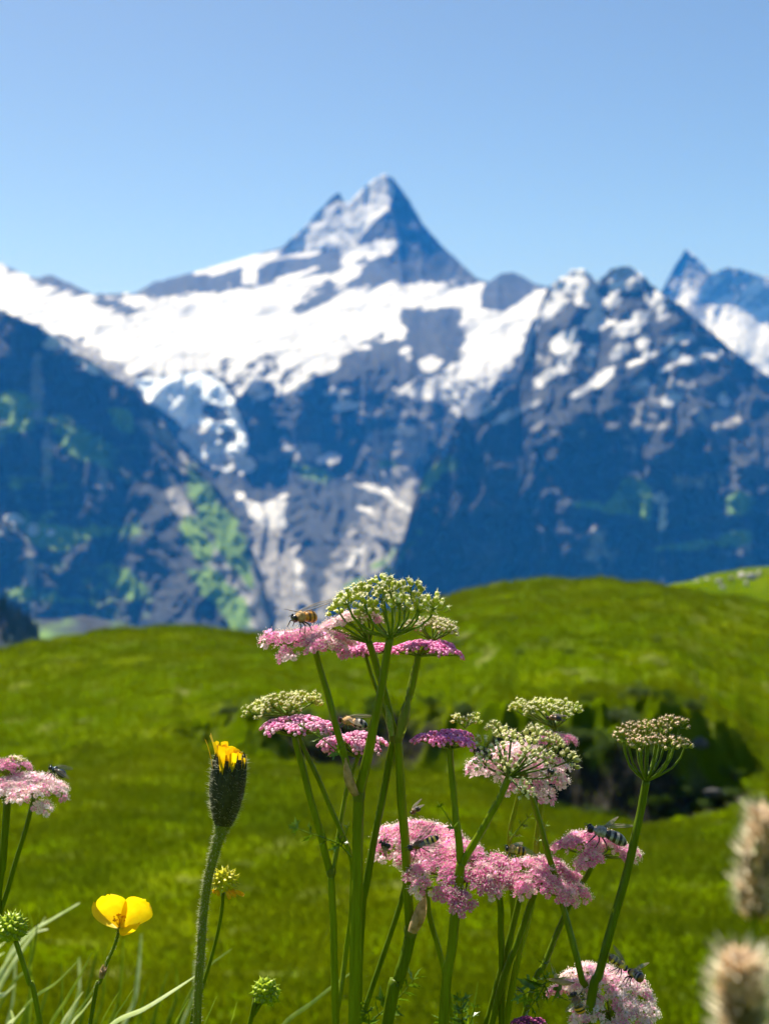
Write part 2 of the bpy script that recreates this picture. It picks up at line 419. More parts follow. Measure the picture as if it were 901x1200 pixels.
def mountain(name, ridge, foot, prof, rough, cover, step=2.6, nrow=150, seed=0.0, ledge=0.0, back=1800.0, jag=2.0, scale=1.0, smooth_snow=True, ydep=None, spur=None, broken=0.0):
    """ridge: (x, y, distance) along the crest; foot: (x, y, distance) along the base;
    prof: (t, share of the way in distance) from crest to base"""
    x0, x1 = ridge[0][0], ridge[-1][0]
    xs = np.linspace(x0, x1, int((x1 - x0) / step) + 1)
    ry = interp(xs, ridge, 1) + jag * (fbm(xs / 9 + seed, xs * 0, octs=4) - 0.5) * 2.6
    if broken: ry = ry + broken * (fbm(xs / 24 + 3.1, xs * 0 + 1.7, octs=4) - .5) * np.clip((650 - xs) / 40, 0, 1)
    rd = interp(xs, ridge, 2); fy = interp(xs, foot, 1); fd = interp(xs, foot, 2)
    t = np.linspace(0, 1, nrow)[:, None]
    py = ry + (fy - ry) * t; px = xs + 0 * py
    pt = sum(np.interp(np.clip(t + o_, 0, 1), *zip(*prof)) for o_ in np.linspace(-.06, .06, 9)) / 9
    dep = rd + (fd - rd) * pt
    if ydep: dep = sum(interp(py + o_, ydep) for o_ in np.linspace(-14, 14, 7)) / 7
    if spur:
        sx = np.interp(py, spur[1], spur[0]); dep = dep + spur[2] * np.clip(np.abs(px - sx) / spur[3], 0, 1) ** .9 * np.clip((spur[1][-1] + 25 - py) / 60, 0, 1)
    calm = 1 - 0.38 * np.clip(sum(field(px, py, s_, 16, l_) for s_, _, l_ in cover.get('snow', []) if l_ > .7 and smooth_snow), 0, 1)
    wx = px + 26 * (fbm(px / 70, py / 70, 3.1 + seed) - 0.5) * 2
    n1 = ridged(wx / (95 * scale), py / (210 * scale), seed + 0.5, 5, 0.55)
    n2 = ridged(wx / (30 * scale), py / (42 * scale), seed + 4.5, 4, 0.55)
    n3 = fbm(px / 9, py / 9, seed + 9.5, 3)
    dep = dep - rough * calm * ((n1 - 0.5) * 1.5 + (n2 - 0.5) * 0.45 + (n3 - 0.5) * 0.16)
    if ledge:
        q = (py + 30 * (fbm(px / 120, py / 200, seed + 2) - .5) + 0.12 * px) / 26.0
        fr = q - np.floor(q)
        dep = dep - ledge * np.clip((px - 600) / 120, .25, 1) * (np.floor(q) + np.clip((fr - 0.62) / 0.38, 0, 1) - q)
    V = at_np(px, py, dep)
    # far side of the crest, falling away behind it
    bk = []
    for k, (dy, dz) in enumerate(((back, -back * 0.95), (back * 0.55, -back * 0.5), (back * 0.22, -back * 0.2), (back * 0.06, -back * 0.05))):
        b = V[0].copy(); b[:, 1] += dy; b[:, 2] += dz; bk.append(b)
    low = V[-1].copy(); low[:, 2] = np.minimum(low[:, 2], -760); low[:, 1] -= 60
    A = np.concatenate([np.stack(bk), V, low[None]], 0)
    nr, nc = A.shape[:2]
    F = grid_faces(nr, nc)
    me = np_mesh(name, A, F, [M['cover']])
    pxx = np.concatenate([np.repeat(px[:1], 4, 0), px, px[-1:]]); pyy = np.concatenate([np.repeat(py[:1], 4, 0), py, py[-1:]])
    C = np.zeros((nr, nc, 4))
    for k, key in enumerate(('snow', 'green', 'scree', 'ice')):
        for shapes, soft, level in cover.get(key, []): C[..., k] = np.maximum(C[..., k], field(pxx, pyy, shapes, soft, level))
        for shapes, soft in cover.get('no_' + key, []): C[..., k] = np.minimum(C[..., k], 1 - field(pxx, pyy, shapes, soft))
    attr(me, 'cover', C)
    o = link(bpy.data.objects.new(name, me)); o['kind'] = 'structure'
    return o

# the great pyramid with its snow basin, glacier and the rock steps under it
snow_main = [
    [(-60, 290), (0, 311), (45, 330), (110, 352), (150, 371), (166, 363), (125, 347), (160, 345), (200, 349), (260, 343), (300, 334), (350, 322), (385, 315), (394, 321), (352, 344),
     (344, 360), (375, 346), (420, 337), (480, 332), (560, 330), (600, 332), (560, 364), (540, 366), (520, 362), (500, 364), (470, 362), (478, 385), (470, 400), (447, 394), (425, 405), (403, 420), (383, 443),
     (340, 432), (300, 412), (262, 415), (258, 440), (235, 437), (205, 440), (170, 442), (140, 428), (118, 410), (90, 392), (50, 384), (0, 366), (-60, 350)],
    [(542, 366), (575, 355), (640, 340), (632, 380), (612, 400), (602, 430), (582, 460), (560, 487), (530, 482), (500, 472), (465, 464), (462, 456), (490, 446), (520, 431), (536, 419), (546, 400), (540, 385)],
    [(452, 203), (461, 226), (452, 244), (440, 256), (420, 276), (395, 290), (360, 294), (366, 280), (388, 256), (416, 226), (440, 205)],
    [(398, 234), (376, 272), (360, 290), (330, 294), (352, 270), (372, 254)],
    [(230, 320), (262, 306), (300, 300), (360, 289), (385, 286), (372, 296), (320, 305), (300, 312), (300, 334), (286, 334), (286, 312), (250, 320)],
    (448, 290, 21, 9, -28), (415, 298, 20, 11, -40), (408, 322, 20, 8, -28), (478, 414, 8, 9), (505, 428, 14, 9), (397, 461, 9, 4), (403, 475, 12, 4, -10),
    (232, 512, 24, 15, 25), (262, 541, 32, 9, 10), (346, 527, 18, 6), (384, 538, 12, 7), (286, 545, 12, 8),
    [(276, 576), (290, 582), (306, 592), (338, 578), (334, 605), (344, 620), (318, 622), (296, 606)],
    (440, 574, 22, 5, 22), (470, 592, 14, 4, 25), (430, 598, 12, 3, 20), (348, 668, 3.5, 22, -8), (478, 505, 12, 4), (415, 650, 24, 4, -45),
]
snow_speck = [[(262, 410), (300, 405), (350, 425), (388, 440), (350, 468), (300, 472), (270, 465), (258, 440)]]
ice_main = [[(158, 446), (200, 438), (240, 436), (268, 458), (282, 490), (292, 520), (286, 548), (262, 552), (232, 540), (222, 512), (205, 492), (175, 470)]]
ice_hole = [(252, 485, 17, 9, 20), (268, 512, 12, 8), (236, 522, 9, 5)]
scree_main = [[(296, 600), (330, 612), (352, 640), (362, 690), (366, 740), (300, 745), (280, 700), (290, 650)], [(370, 740), (376, 680), (400, 630), (440, 590), (470, 560), (500, 560), (492, 610), (462, 655), (420, 700)],
              [(430, 505), (470, 498), (520, 490), (505, 530), (470, 560), (430, 556)], [(290, 540), (320, 524), (372, 518), (400, 548), (370, 545), (330, 538), (300, 546)], (460, 484, 40, 7)]
green_main = [[(330, 540), (372, 540), (398, 560), (385, 575), (350, 560)], (455, 545, 14, 9), (430, 672, 50, 7, -38)]
mountain('mountain', [(-120, 288, 8700), (0, 308, 8600), (40, 326, 8600), (60, 322, 8600), (110, 345, 8700), (160, 343, 9000), (180, 331, 9200), (235, 317, 9400), (290, 301, 9600), (330, 290, 9700),
                      (355, 268, 9750), (384, 236, 9800), (390, 230, 9800), (397, 225, 9800), (403, 236, 9760), (409, 238, 9740), (422, 224, 9700), (440, 209, 9650), (449, 204, 9650), (460, 208, 9650), (480, 235, 9650), (495, 262, 9650),
                      (520, 290, 9600), (556, 324, 9500), (572, 331, 8600), (588, 320, 8500), (602, 319, 8500), (628, 333, 8500), (660, 340, 8500), (720, 360, 8500)],
         [(-120, 760, 5300), (300, 760, 5200), (500, 760, 5200), (720, 760, 5300)],
         [(0, 0), (0.12, 0.06), (0.22, 0.13), (0.32, 0.36), (0.42, 0.56), (0.6, 0.70), (0.8, 0.86), (1, 1)], 230,
         {'snow': [(snow_main[:2], 15, 1.0), (snow_main[2:5], 6, 1.45), (snow_main[5:], 8, 1.0), (snow_speck, 8, 0.58)], 'no_snow': [([(485, 375, 16, 12), (515, 392, 26, 24, 20), (375, 352, 30, 5, -22), [(566, 336), (588, 316), (604, 315), (634, 333), (612, 352), (590, 363), (562, 362)]], 5)],
          'ice': [(ice_main, 7, 1.0)], 'no_ice': [(ice_hole, 6)], 'scree': [(scree_main, 12, 0.85), ([(130, 425, 60, 18, 25)], 10, 0.8)], 'green': [(green_main, 9, 0.75)]},
         nrow=230, seed=1.3, jag=1.6, ydep=[(180, 10080), (205, 9980), (300, 9400), (318, 9300), (345, 9000), (420, 7350), (455, 7080), (560, 6750), (610, 6250), (700, 5500), (770, 5150)],
         spur=((450, 458, 462, 470), (200, 240, 270, 330), 950, 120))
# far peak on the right with its own snowfield
mountain('mountain', [(740, 372, 12800), (775, 341, 12600), (790, 312, 12600), (803, 291, 12600), (815, 301, 12500), (836, 321, 12400), (850, 313, 12500), (870, 316, 12500), (901, 326, 12600), (990, 330, 12800)],
         [(740, 560, 9800), (990, 560, 9800)], [(0, 0), (0.2, 0.08), (0.35, 0.4), (1, 1)], 260,
         {'snow': [([[(818, 372), (850, 362), (901, 358), (990, 350), (990, 470), (880, 440), (850, 415), (825, 395)], [(803, 291), (812, 296), (838, 322), (834, 330), (818, 312)], (790, 338, 10, 4, -50), (806, 352, 22, 5, -25), (880, 338, 22, 7, -30), (850, 350, 22, 5, -30)], 7, 1.0), ([(850, 340, 80, 30)], 12, .47)],
          'scree': [([(850, 345, 90, 40)], 20, 0.8)]}, nrow=110, seed=5.7)
# left flank: dark cliffs with green ledges
green_left = [(12, 478, 22, 22), (142, 492, 20, 16, 40), (100, 520, 60, 24, 30), (70, 630, 42, 20), (128, 622, 28, 7), (150, 682, 26, 17, 30), (20, 500, 30, 12), (60, 440, 20, 7, 30), (30, 690, 30, 8), (90, 705, 40, 8, 10),
              [(215, 545), (240, 548), (262, 590), (285, 620), (300, 655), (296, 690), (262, 662), (240, 620), (220, 590)], [(212, 662), (250, 668), (290, 700), (304, 742), (270, 740), (240, 705)], (235, 640, 16, 40, -25)]
scree_left = [[(188, 552), (204, 556), (224, 600), (252, 640), (284, 690), (304, 735), (286, 730), (262, 690), (232, 640), (205, 600)], [(225, 560), (240, 560), (280, 640), (310, 700), (312, 740), (300, 720), (270, 650)],
              (36, 664, 6, 30), (44, 455, 6, 30), (110, 420, 40, 10, 35), (190, 510, 30, 7, 35), (215, 540, 12, 16), (55, 540, 5, 30), (120, 560, 5, 26)]
snow_left = [(18, 608, 10, 5, 15), (40, 621, 8, 7), (59, 623, 7, 5), (1, 626, 5, 4), (75, 402, 22, 6, 35), (105, 430, 22, 5, 35), (62, 405, 10, 5)]
mountain('mountain', [(-170, 300, 5900), (-60, 346, 5800), (0, 363, 5750), (50, 384, 5750), (100, 418, 5750), (150, 450, 5750), (190, 490, 5700), (214, 530, 5650), (236, 548, 5600), (262, 580, 5500), (286, 620, 5350), (306, 670, 5200), (318, 720, 5100), (330, 760, 5000)],
         [(-170, 800, 4950), (0, 790, 4950), (160, 785, 4900), (225, 780, 4450), (300, 770, 4450), (330, 768, 4600)], [(0, 0), (0.35, 0.36), (1, 1)], 150,
         {'snow': [(snow_left, 5, 1.0)], 'green': [(green_left, 13, 0.80), ([[(-170, 430), (0, 430), (180, 520), (200, 740), (-170, 780)]], 20, 0.40)], 'scree': [(scree_left, 8, 1.1)]},
         nrow=170, seed=8.2, ledge=60.0)
# right massif: snow-flecked crest over a blue wall
snow_right = [(680, 329, 21, 15), (735, 327, 20, 15), (688, 351, 16, 9, 10), (640, 367, 28, 10, -38), (720, 352, 13, 8, -40), (697, 377, 13, 12, -40), (742, 380, 26, 10, -35), (769, 352, 13, 9, 30), (664, 404, 17, 15, -20),
              (639, 443, 18, 7, -35), (684, 456, 28, 6, -32), (693, 420, 6, 16, 20), (725, 412, 19, 8, -35), (808, 398, 17, 6, 5), (655, 340, 10, 8), (775, 370, 10, 5, -30), (614, 480, 28, 6, -25), (705, 440, 14, 5, -35), (660, 430, 8, 12),
              (774, 584, 9, 7), (776, 606, 4, 12), (752, 400, 8, 10, 30), (800, 420, 12, 4, 20), (830, 412, 10, 4, 30), (848, 470, 6, 8), (785, 466, 9, 6), (750, 450, 10, 4)]
green_right = [[(735, 552), (768, 598), (760, 610), (705, 604), (700, 595)], (866, 592, 26, 15, -8), (527, 540, 18, 11, -25), (861, 630, 26, 9, -8), (740, 580, 22, 26), (800, 640, 30, 7, -10), (690, 590, 20, 8), (470, 650, 40, 7, -50), (505, 560, 26, 8, -48)]
scree_right = [(776, 650, 5, 42), (600, 492, 40, 12, -22), (715, 650, 16, 26, -10), (820, 560, 50, 14, -18), (700, 500, 36, 14), (760, 490, 46, 26), (840, 490, 46, 20), (640, 505, 30, 10, 10), (740, 520, 14, 22), (850, 555, 40, 16, -20), (780, 455, 60, 24), (880, 640, 30, 12), (700, 640, 20, 30), (640, 415, 26, 20)]
mountain('mountain', [(392, 735, 5050), (430, 694, 5150), (466, 646, 5250), (488, 600, 5350), (498, 548, 5450), (530, 512, 5600), (556, 488, 5800), (590, 450, 6100), (604, 400, 6300), (596, 365, 6450), (600, 320, 6500)][:1] +
         [(430, 694, 5150), (466, 646, 5250), (487, 600, 5350), (499, 548, 5450), (530, 514, 5600), (560, 492, 5700), (585, 470, 5850), (602, 440, 6000), (614, 400, 6250), (624, 368, 6450), (640, 340, 6550), (652, 329, 6550), (668, 318, 6550), (682, 314, 6550), (700, 330, 6550),
          (716, 316, 6550), (735, 311, 6550), (752, 322, 6500), (775, 344, 6450), (800, 360, 6400), (830, 386, 6350), (860, 412, 6300), (901, 442, 6250), (1010, 500, 6100)],
         [(392, 760, 5000), (500, 745, 5250), (600, 740, 5350), (1010, 740, 5250)], [(0, 0), (0.25, 0.42), (0.42, 0.74), (0.7, 0.88), (1, 1)], 190,
         {'snow': [(snow_right[:2], 7, 1.5), (snow_right[2:], 8, 1.12), ([[(640, 330), (790, 350), (870, 430), (760, 450), (690, 470), (600, 480)]], 12, .34), ([[(610, 395), (640, 350), (632, 385), (616, 420), (604, 445), (580, 478), (556, 494), (535, 505), (560, 480), (600, 430)]], 6, 1.0)], 'green': [(green_right, 10, 0.85)], 'scree': [(scree_right, 12, 0.54)]},
         nrow=200, seed=12.9, ledge=46.0, jag=3.2, broken=75.0)

# valley floor under it all, reaching past the mountains
S = 14000
fl = MB(); fl.add([(-S, -S, -780), (S, -S, -780), (S, S, -780), (-S, S, -780)], [(0, 1, 2, 3)])
M['valley'] = plain('valley_turf', (0.05, 0.10, 0.02), (0.08, 0.14, 0.03), 0.9, 0.004)
tag(fl.build('valley_ground', [M['valley']], smooth=False), kind='structure')

# ------------------------------------------------------------------ meadow and near hills
crest_pts = [(-900, 800), (-200, 790), (-30, 768), (0, 762), (50, 751), (130, 737), (190, 731), (230, 731), (270, 737), (320, 744), (370, 740), (430, 724), (500, 703), (560, 688), (620, 680), (700, 679), (760, 683), (790, 687), (838, 695), (870, 701), (910, 708), (1000, 722), (1900, 800)]
crest_d = [(-900, 120), (0, 150), (220, 165), (330, 180), (450, 170), (640, 165), (760, 160), (840, 155), (900, 148), (1900, 130)]
edge_pts = [(-900, 905), (0, 893), (150, 880), (280, 888), (470, 902), (560, 915), (640, 955), (760, 968), (850, 950), (901, 930), (1900, 930)]
bank_pts = [(-900, 880), (0, 865), (150, 852), (240, 842), (300, 836), (380, 832), (470, 836), (560, 836), (620, 834), (760, 836), (830, 850), (901, 880), (1900, 880)]
def elev(y): return (600 - y) / FPX
def z_at(y, d):
    c = (600 - np.asarray(y, float)) / FPX
    return d * (SP + c * CP) / (CP - c * SP)

def meadow_z(x, y):
    """height of the ground at a place (vectorised)"""
    x = np.asarray(x, float); y = np.asarray(y, float)
    d = np.maximum(np.hypot(x * 0.25, y), 1e-3) * np.where(y >= 0, 1, -1)
    dpos = np.maximum(d, 0.05)
    col = 450.5 + np.clip(x / np.maximum(y, 0.3), -0.9, 0.9) * FPX * CP
    col = np.where(y > 0.3, col, 450.5)
    cd = interp(col, crest_d)
    cz = z_at(interp(col, crest_pts), cd)
    ed = interp(col, [(-900, 92), (400, 90), (640, 80), (760, 76), (901, 80), (1900, 84)]); ez = z_at(interp(col, edge_pts), ed)
    bd = ed + interp(col, [(-900, 12), (0, 12), (220, 9), (290, 6.0), (480, 5.5), (560, 5.5), (630, 5.6), (850, 6.2), (890, 8), (1000, 11), (1900, 11)])
    bd = bd + 2.2 * (fbm(col / 38.0, 0 * col + 3.3, octs=3) - .5); bz = z_at(interp(col, bank_pts) + 46 * (fbm(col / 55.0, 0 * col, octs=4) - .42), bd)
    rd = ed + 2.0; rz = ez - interp(col, [(-900, .1), (200, .1), (300, 1.0), (480, 0.8), (640, 1.2), (840, 1.0), (900, .3), (1900, .1)])
    near = np.interp(dpos, [0, .7, 1.2, 3, 8, 16, 24, 45], [-.56, -.66, -.84, -1.8, -4.25, -7.65, -10.5, -15.3])
    e45 = -15.3
    def seg(a, b, za, zb): 
        t = np.clip((dpos - a) / np.maximum(b - a, 1e-6), 0, 1); return za + (zb - za) * t
    z = near
    z = np.where(dpos > 45, seg(45, ed, e45, ez), z)
    z = np.where(dpos > ed, seg(ed, rd, ez, rz), z)
    z = np.where(dpos > rd, seg(rd, bd, rz, bz), z)
    t = np.clip((dpos - bd) / np.maximum(cd - bd, 1e-6), 0, 1)
    bow = 0.7 * np.sin(math.pi * t) * interp(col, [(-900, 1), (300, .6), (640, 1.5), (760, 1.3), (860, 0.3), (1900, .3)])
    z = np.where(dpos > bd, bz + (cz - bz) * t + bow, z)
    u = np.maximum(dpos - cd, 0)
    z = np.where(dpos > cd, cz - 0.35 * u - 0.004 * np.minimum(u, 60) ** 2, z)
    z = np.maximum(z, -779)
    z = np.where(y < 0, -.56 + 0.25 * (-y) ** 0.9, z)
    return z

def meadow_bump(x, y):
    d = np.hypot(x, y)
    k = np.clip((d - 5) / 30, 0, 1)
    h = (fbm(x / 14, y / 14, 2.0, 3) - 0.5) * 1.5 * k
    h += (fbm(x / 3.0, y / 3.4, 6.0, 3) - 0.5) * (0.12 + .95 * np.clip((d - 92) / 10, 0, 1)) * k
    col = 450.5 + x / np.maximum(y, 1) * FPX
    bank = np.exp(-((d - interp(col, [(-900, 100), (400, 95), (640, 83), (901, 86), (1900, 88)])) / 5.0) ** 2)
    h += bank * (ridged(x / 3.2, y / 3.2, 1.0, 4) - 0.5) * 2.6 * interp(col, [(0, .1), (250, .8), (480, .6), (620, 1.0), (860, 1.0), (901, .4)])
    return h

az = np.concatenate([np.linspace(-180, -24, 40)[:-1], np.linspace(-24, 24, 560), np.linspace(24, 180, 40)[1:]])
ds = np.concatenate([np.geomspace(0.05, 20, 40)[:-1], np.linspace(20, 73, 90)[:-1], np.linspace(73, 104, 190)[:-1], np.linspace(104, 200, 160), np.geomspace(202, 3200, 30)])
A, D = np.meshgrid(np.radians(az), ds)
X, Y = D * np.sin(A), D * np.cos(A)
Z = meadow_z(X, Y) + meadow_bump(X, Y) * (D < 600)
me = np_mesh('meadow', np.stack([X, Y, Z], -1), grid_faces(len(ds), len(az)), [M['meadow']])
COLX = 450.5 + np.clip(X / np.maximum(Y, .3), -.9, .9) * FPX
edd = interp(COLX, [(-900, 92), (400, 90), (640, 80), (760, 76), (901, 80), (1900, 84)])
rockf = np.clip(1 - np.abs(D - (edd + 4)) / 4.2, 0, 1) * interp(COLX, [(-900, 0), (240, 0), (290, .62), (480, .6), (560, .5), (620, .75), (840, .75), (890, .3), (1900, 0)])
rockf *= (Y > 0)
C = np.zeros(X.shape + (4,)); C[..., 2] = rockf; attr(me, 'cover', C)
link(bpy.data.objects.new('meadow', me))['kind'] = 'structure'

def mz(x, y):
    x = np.array([float(x)]); y = np.array([float(y)])
    return float((meadow_z(x, y) + meadow_bump(x, y))[0])

# the hill behind the right shoulder
xs = np.linspace(640, 1150, 150); ts = np.linspace(0, 1, 70)[:, None]
ry = interp(xs, [(640, 730), (720, 704), (770, 690), (830, 673), (901, 664), (1000, 652), (1150, 640)]) + 0 * ts
py = ry + (840 - ry) * ts; dep = 330 - 130 * ts + 10 * (fbm(xs / 60 + 0 * ts, py / 40, 3) - .5)
Vh = at_np(xs + 0 * ts, py, dep)
bk = [Vh[0] + np.array([0, 200., -120.]), Vh[0] + np.array([0, 30., -6.])]
Vh = np.concatenate([np.stack(bk), Vh]); 
Vh[..., 2] += (fbm(Vh[..., 0] / 14, Vh[..., 1] / 14, 8.0, 5) - .5) * 2.2
me = np_mesh('hill', Vh, grid_faces(*Vh.shape[:2]), [M['meadow']])
attr(me, 'cover', np.zeros(Vh.shape[:2] + (4,))); link(bpy.data.objects.new('hill', me))['kind'] = 'structure'
# pale valley slope and the wooded one low on the left
for (rid, foot_y, d0, d1, nm) in (([(-120, 700), (20, 727), (60, 726), (95, 722), (140, 728), (200, 745), (260, 765)], 800, 3300, 2800, 'hill'), ([(-160, 640), (-40, 690), (0, 712), (20, 726), (44, 744), (70, 765)], 820, 1500, 1250, 'hill')):
    xs = np.linspace(rid[0][0], rid[-1][0], 90); ts = np.linspace(0, 1, 30)[:, None]
    ry = interp(xs, rid) + 0 * ts; py = ry + (foot_y - ry) * ts
    V2 = at_np(xs + 0 * ts, py, d0 + (d1 - d0) * ts)
    V2 = np.concatenate([(V2[0] + np.array([0, 500., -400.]))[None], V2])
    V2[..., 2] += (fbm(V2[..., 0] / 60, V2[..., 1] / 60, 1.0, 4) - .5) * 12
    me = np_mesh(nm, V2, grid_faces(*V2.shape[:2]), [M['cover']])
    Cc = np.zeros(V2.shape[:2] + (4,)); Cc[..., 1] = 0.52; attr(me, 'cover', Cc)
    link(bpy.data.objects.new(nm, me))['kind'] = 'structure'
# spruce wood on that slope: too far off to count
M['needles'] = plain('spruce_needles', (0.012, 0.03, 0.012), (0.03, 0.055, 0.02), 0.8, 0.4)
w = MB()
for k in range(420):
    px = random.uniform(-70, 46); top = float(interp(np.array([px]), [(-160, 640), (-40, 690), (0, 712), (20, 726), (44, 744)])[0])
    q = random.uniform(0, 1) ** 1.3; p = at(px, top + (800 - top) * q * 0.6, 1495 - 150 * q * 0.6); h = random.uniform(12, 22)
    for (a, b, r) in ((0.0, .55, .26), (.25, .8, .2), (.5, 1.05, .13)):
        ring = [p + Vector((math.cos(t) * r * h * .6, math.sin(t) * r * h * .6, a * h)) for t in [2 * math.pi * i / 6 + k for i in range(6)]]
        w.add(ring + [p + Vector((0, 0, b * h))], [(i, (i + 1) % 6, 6) for i in range(6)])
tag(w.build('spruce_wood', [M['needles']], smooth=False), 'dark spruce wood on the far slope at the left edge', 'wood', kind='stuff')

# ------------------------------------------------------------------ meadow grass (nobody could count it)
def grass_sheet():
    n = 330000
    r = np.sqrt(rng.uniform(20 ** 2, 178 ** 2, n * 2)); r = np.where(rng.random(n * 2) < 0.45, rng.uniform(20, 95, n * 2), r)
    a = np.radians(rng.uniform(-19, 19, n * 2)); x, y = r * np.sin(a), r * np.cos(a)
    keep = fbm(x / 5, y / 5, 4.0, 3) > 0.05 + 0.55 * rng.random(n * 2)
    colx = 450.5 + x / y * FPX
    edg = interp(colx, [(-900, 92), (400, 90), (640, 80), (760, 76), (901, 80), (1900, 84)])
    bankm = (np.abs(r - edg - 4) < 3.4) & (colx > 250) & (colx < 880)
    keep &= ~(bankm & (rng.random(n * 2) < 0.75))
    x, y, r = x[keep][:n], y[keep][:n], r[keep][:n]; n = len(x)
    z = meadow_z(x, y) + meadow_bump(x, y) - 0.02
    h = rng.uniform(.10, .30, n) * (0.7 + r / 160); wd = h * rng.uniform(.10, .22, n); th = rng.uniform(0, 2 * np.pi, n)
    lean = rng.normal(0, .35, (n, 2)) * h[:, None]
    c, s = np.cos(th) * wd, np.sin(th) * wd
    b = np.stack([x, y, z], -1)
    v = np.stack([b + np.stack([c, s, 0 * c], -1), b - np.stack([c, s, 0 * c], -1), b + np.stack([lean[:, 0], lean[:, 1], h], -1)], 1)
    f = np.arange(n * 3).reshape(-1, 3)
    return v, f
M['turf_blade'] = tissue('turf_blade', (0.082, 0.118, 0.0), (0.128, 0.158, 0.0), 0.45, 0.8, 0.09, 0.04, vary=0.0)
v, f = grass_sheet()
me = np_mesh('meadow_grass', v, f, [M['turf_blade']], smooth=False)
tag(link(bpy.data.objects.new('meadow_grass', me)), 'short green alpine grass covering the meadow and the hills', 'grass', kind='stuff')

# ------------------------------------------------------------------ shrubs and boulders along the ravine
M['shrub'] = tissue('shrub_leaf', (0.024, 0.048, 0.002), (0.06, 0.105, 0.004), 0.3, 0.6, 2.0, 0.1, vary=0.3)
M['bark'] = plain('shrub_bark', (0.05, 0.04, 0.03), (0.09, 0.075, 0.06), 0.9, 8.0)
def foliage_mesh(seed):
    g = np.random.default_rng(seed); m = MB()
    cl = [(g.normal(0, .42, 3) * np.array([1, 1, .55])) + np.array([0, 0, .62]) for _ in range(16)]
    for c in cl:
        for _ in range(70):
            d = g.normal(0, 1, 3); d /= np.linalg.norm(d); p = Vector(c + d * g.uniform(.1, .3))
            if p.z < 0.03: continue
            u = Vector(g.normal(0, 1, 3)).normalized(); w2 = u.orthogonal().normalized(); s = g.uniform(.035, .075)
            m.add([p - u * s, p + w2 * s * .6, p + u * s, p - w2 * s * .6], [(0, 1, 2, 3)])
    return m.mesh('foliage', [M['shrub']], smooth=False)
def twigs_mesh(seed):
    g = random.Random(seed); m = MB()
    for k in range(7):
        a = g.uniform(0, 6.28); e = Vector((math.cos(a) * g.uniform(.2, .6), math.sin(a) * g.uniform(.2, .6), g.uniform(.5, .95)))
        m.tube([(0, 0, -.1), e * .45 + Vector((0, 0, .08)), e], [.03, .02, .008], 5)
    return m.mesh('stem', [M['bark']])
FM = [foliage_mesh(k) for k in range(3)]; TM = [twigs_mesh(k) for k in range(3)]
def bush(px, dist, size, label, k, squash=0.8):
    x = (px - 450.5) / FPX * dist; y = dist
    root = empty('alpine_shrub', (x, y, mz(x, y) - 0.05)); root.scale = (size, size, size * squash); root.rotation_euler.z = k * 1.7
    tag(root, label, 'shrub', 'shrubs along the ravine')
    link(bpy.data.objects.new('foliage', FM[k % 3]), root); link(bpy.data.objects.new('stem', TM[k % 3]), root)
LS = 'dark green low shrub in the shaded gully below the left hill'
RS = 'dark green low shrub on the rocky bank below the right hill'
k = 0
for px, dd, s in ((268, 97, 1.1), (318, 94, 1.5), (345, 95, 1.3), (372, 93, 1.7), (405, 94, 1.4), (440, 94, 1.6), (470, 93, 1.2), (358, 99, 1.0), (300, 99, .9)):
    bush(px, dd, s, LS, k); k += 1
for px, dd, s in ((655, 79, 1.0), (690, 78.5, .9), (715, 82, 1.5), (760, 80.5, 1.4), (788, 79, 1.1), (826, 80, 1.3), (850, 81, 1.0), (612, 84, 1.2), (645, 84, 1.4), (680, 83.5, 1.2), (735, 83, 1.3), (780, 83.5, 1.3), (505, 92.5, 1.0), (545, 91, 1.1), (600, 85, 1.1), (632, 82.5, 1.2), (668, 81, 1.3), (700, 80, 1.0), (735, 79, .9), (772, 79, 1.3), (803, 80, 1.0), (838, 80.5, 1.1), (866, 82, .9), (690, 86, .9), (750, 85, 1.0), (640, 79.5, .7), (720, 77.5, .7), (815, 84, .9)):
    bush(px, dd, s, RS, k); k += 1
for i, (px, dd, s) in enumerate(((532, 118, .8), (560, 108, .5), (585, 112, .45), (610, 105, .55), (640, 110, .5), (668, 104, .6), (700, 108, .5), (735, 106, .55), (600, 124, .4), (690, 122, .45), (770, 112, .6), (800, 118, .4), (505, 106, .5), (470, 110, .4))):
    bush(px, dd, s, 'small dark tussock shrub on the grassy slope of the right hill above the rocky bank', i, .6)

def boulder_mesh(seed, mat):
    g = np.random.default_rng(seed); m = MB(); prof = []
    for i in range(7):
        a = math.pi * i / 6; prof.append((max(math.sin(a), .02), -math.cos(a) * .62))
    m.lathe(prof, 12)
    vs = np.array(m.v); nrm = vs / np.linalg.norm(vs, axis=1, keepdims=True)
    vs = vs * (0.72 + 0.6 * fbm(nrm[:, 0] * 1.6 + seed, nrm[:, 1] * 1.6, nrm[:, 2] * 1.6, 3))[:, None]
    m.v = [tuple(v) for v in vs]
    return m.mesh('boulder', [mat], smooth=False)
M['limestone'] = plain('limestone', (0.38, 0.35, 0.30), (0.52, 0.49, 0.44), 0.9, 1.5)
M['tan_rock'] = plain('tan_rock', (0.24, 0.16, 0.11), (0.36, 0.26, 0.19), 0.9, 1.5)
M['dark_rock'] = plain('dark_rock', (0.025, 0.025, 0.024), (0.09, 0.085, 0.08), 0.9, 1.2)
BL = [boulder_mesh(s, M['limestone']) for s in (1, 2)]; BT = boulder_mesh(5, M['tan_rock']); BD = [boulder_mesh(s, M['dark_rock']) for s in (8, 9)]
def boulder(me, loc, s, rz, label, group=None):
    o = link(bpy.data.objects.new('boulder', me)); o.location = loc; o.scale = (s, s * .8, s * .7); o.rotation_euler = (.2 * rz, .1, rz)
    tag(o, label, 'boulder', group); return o
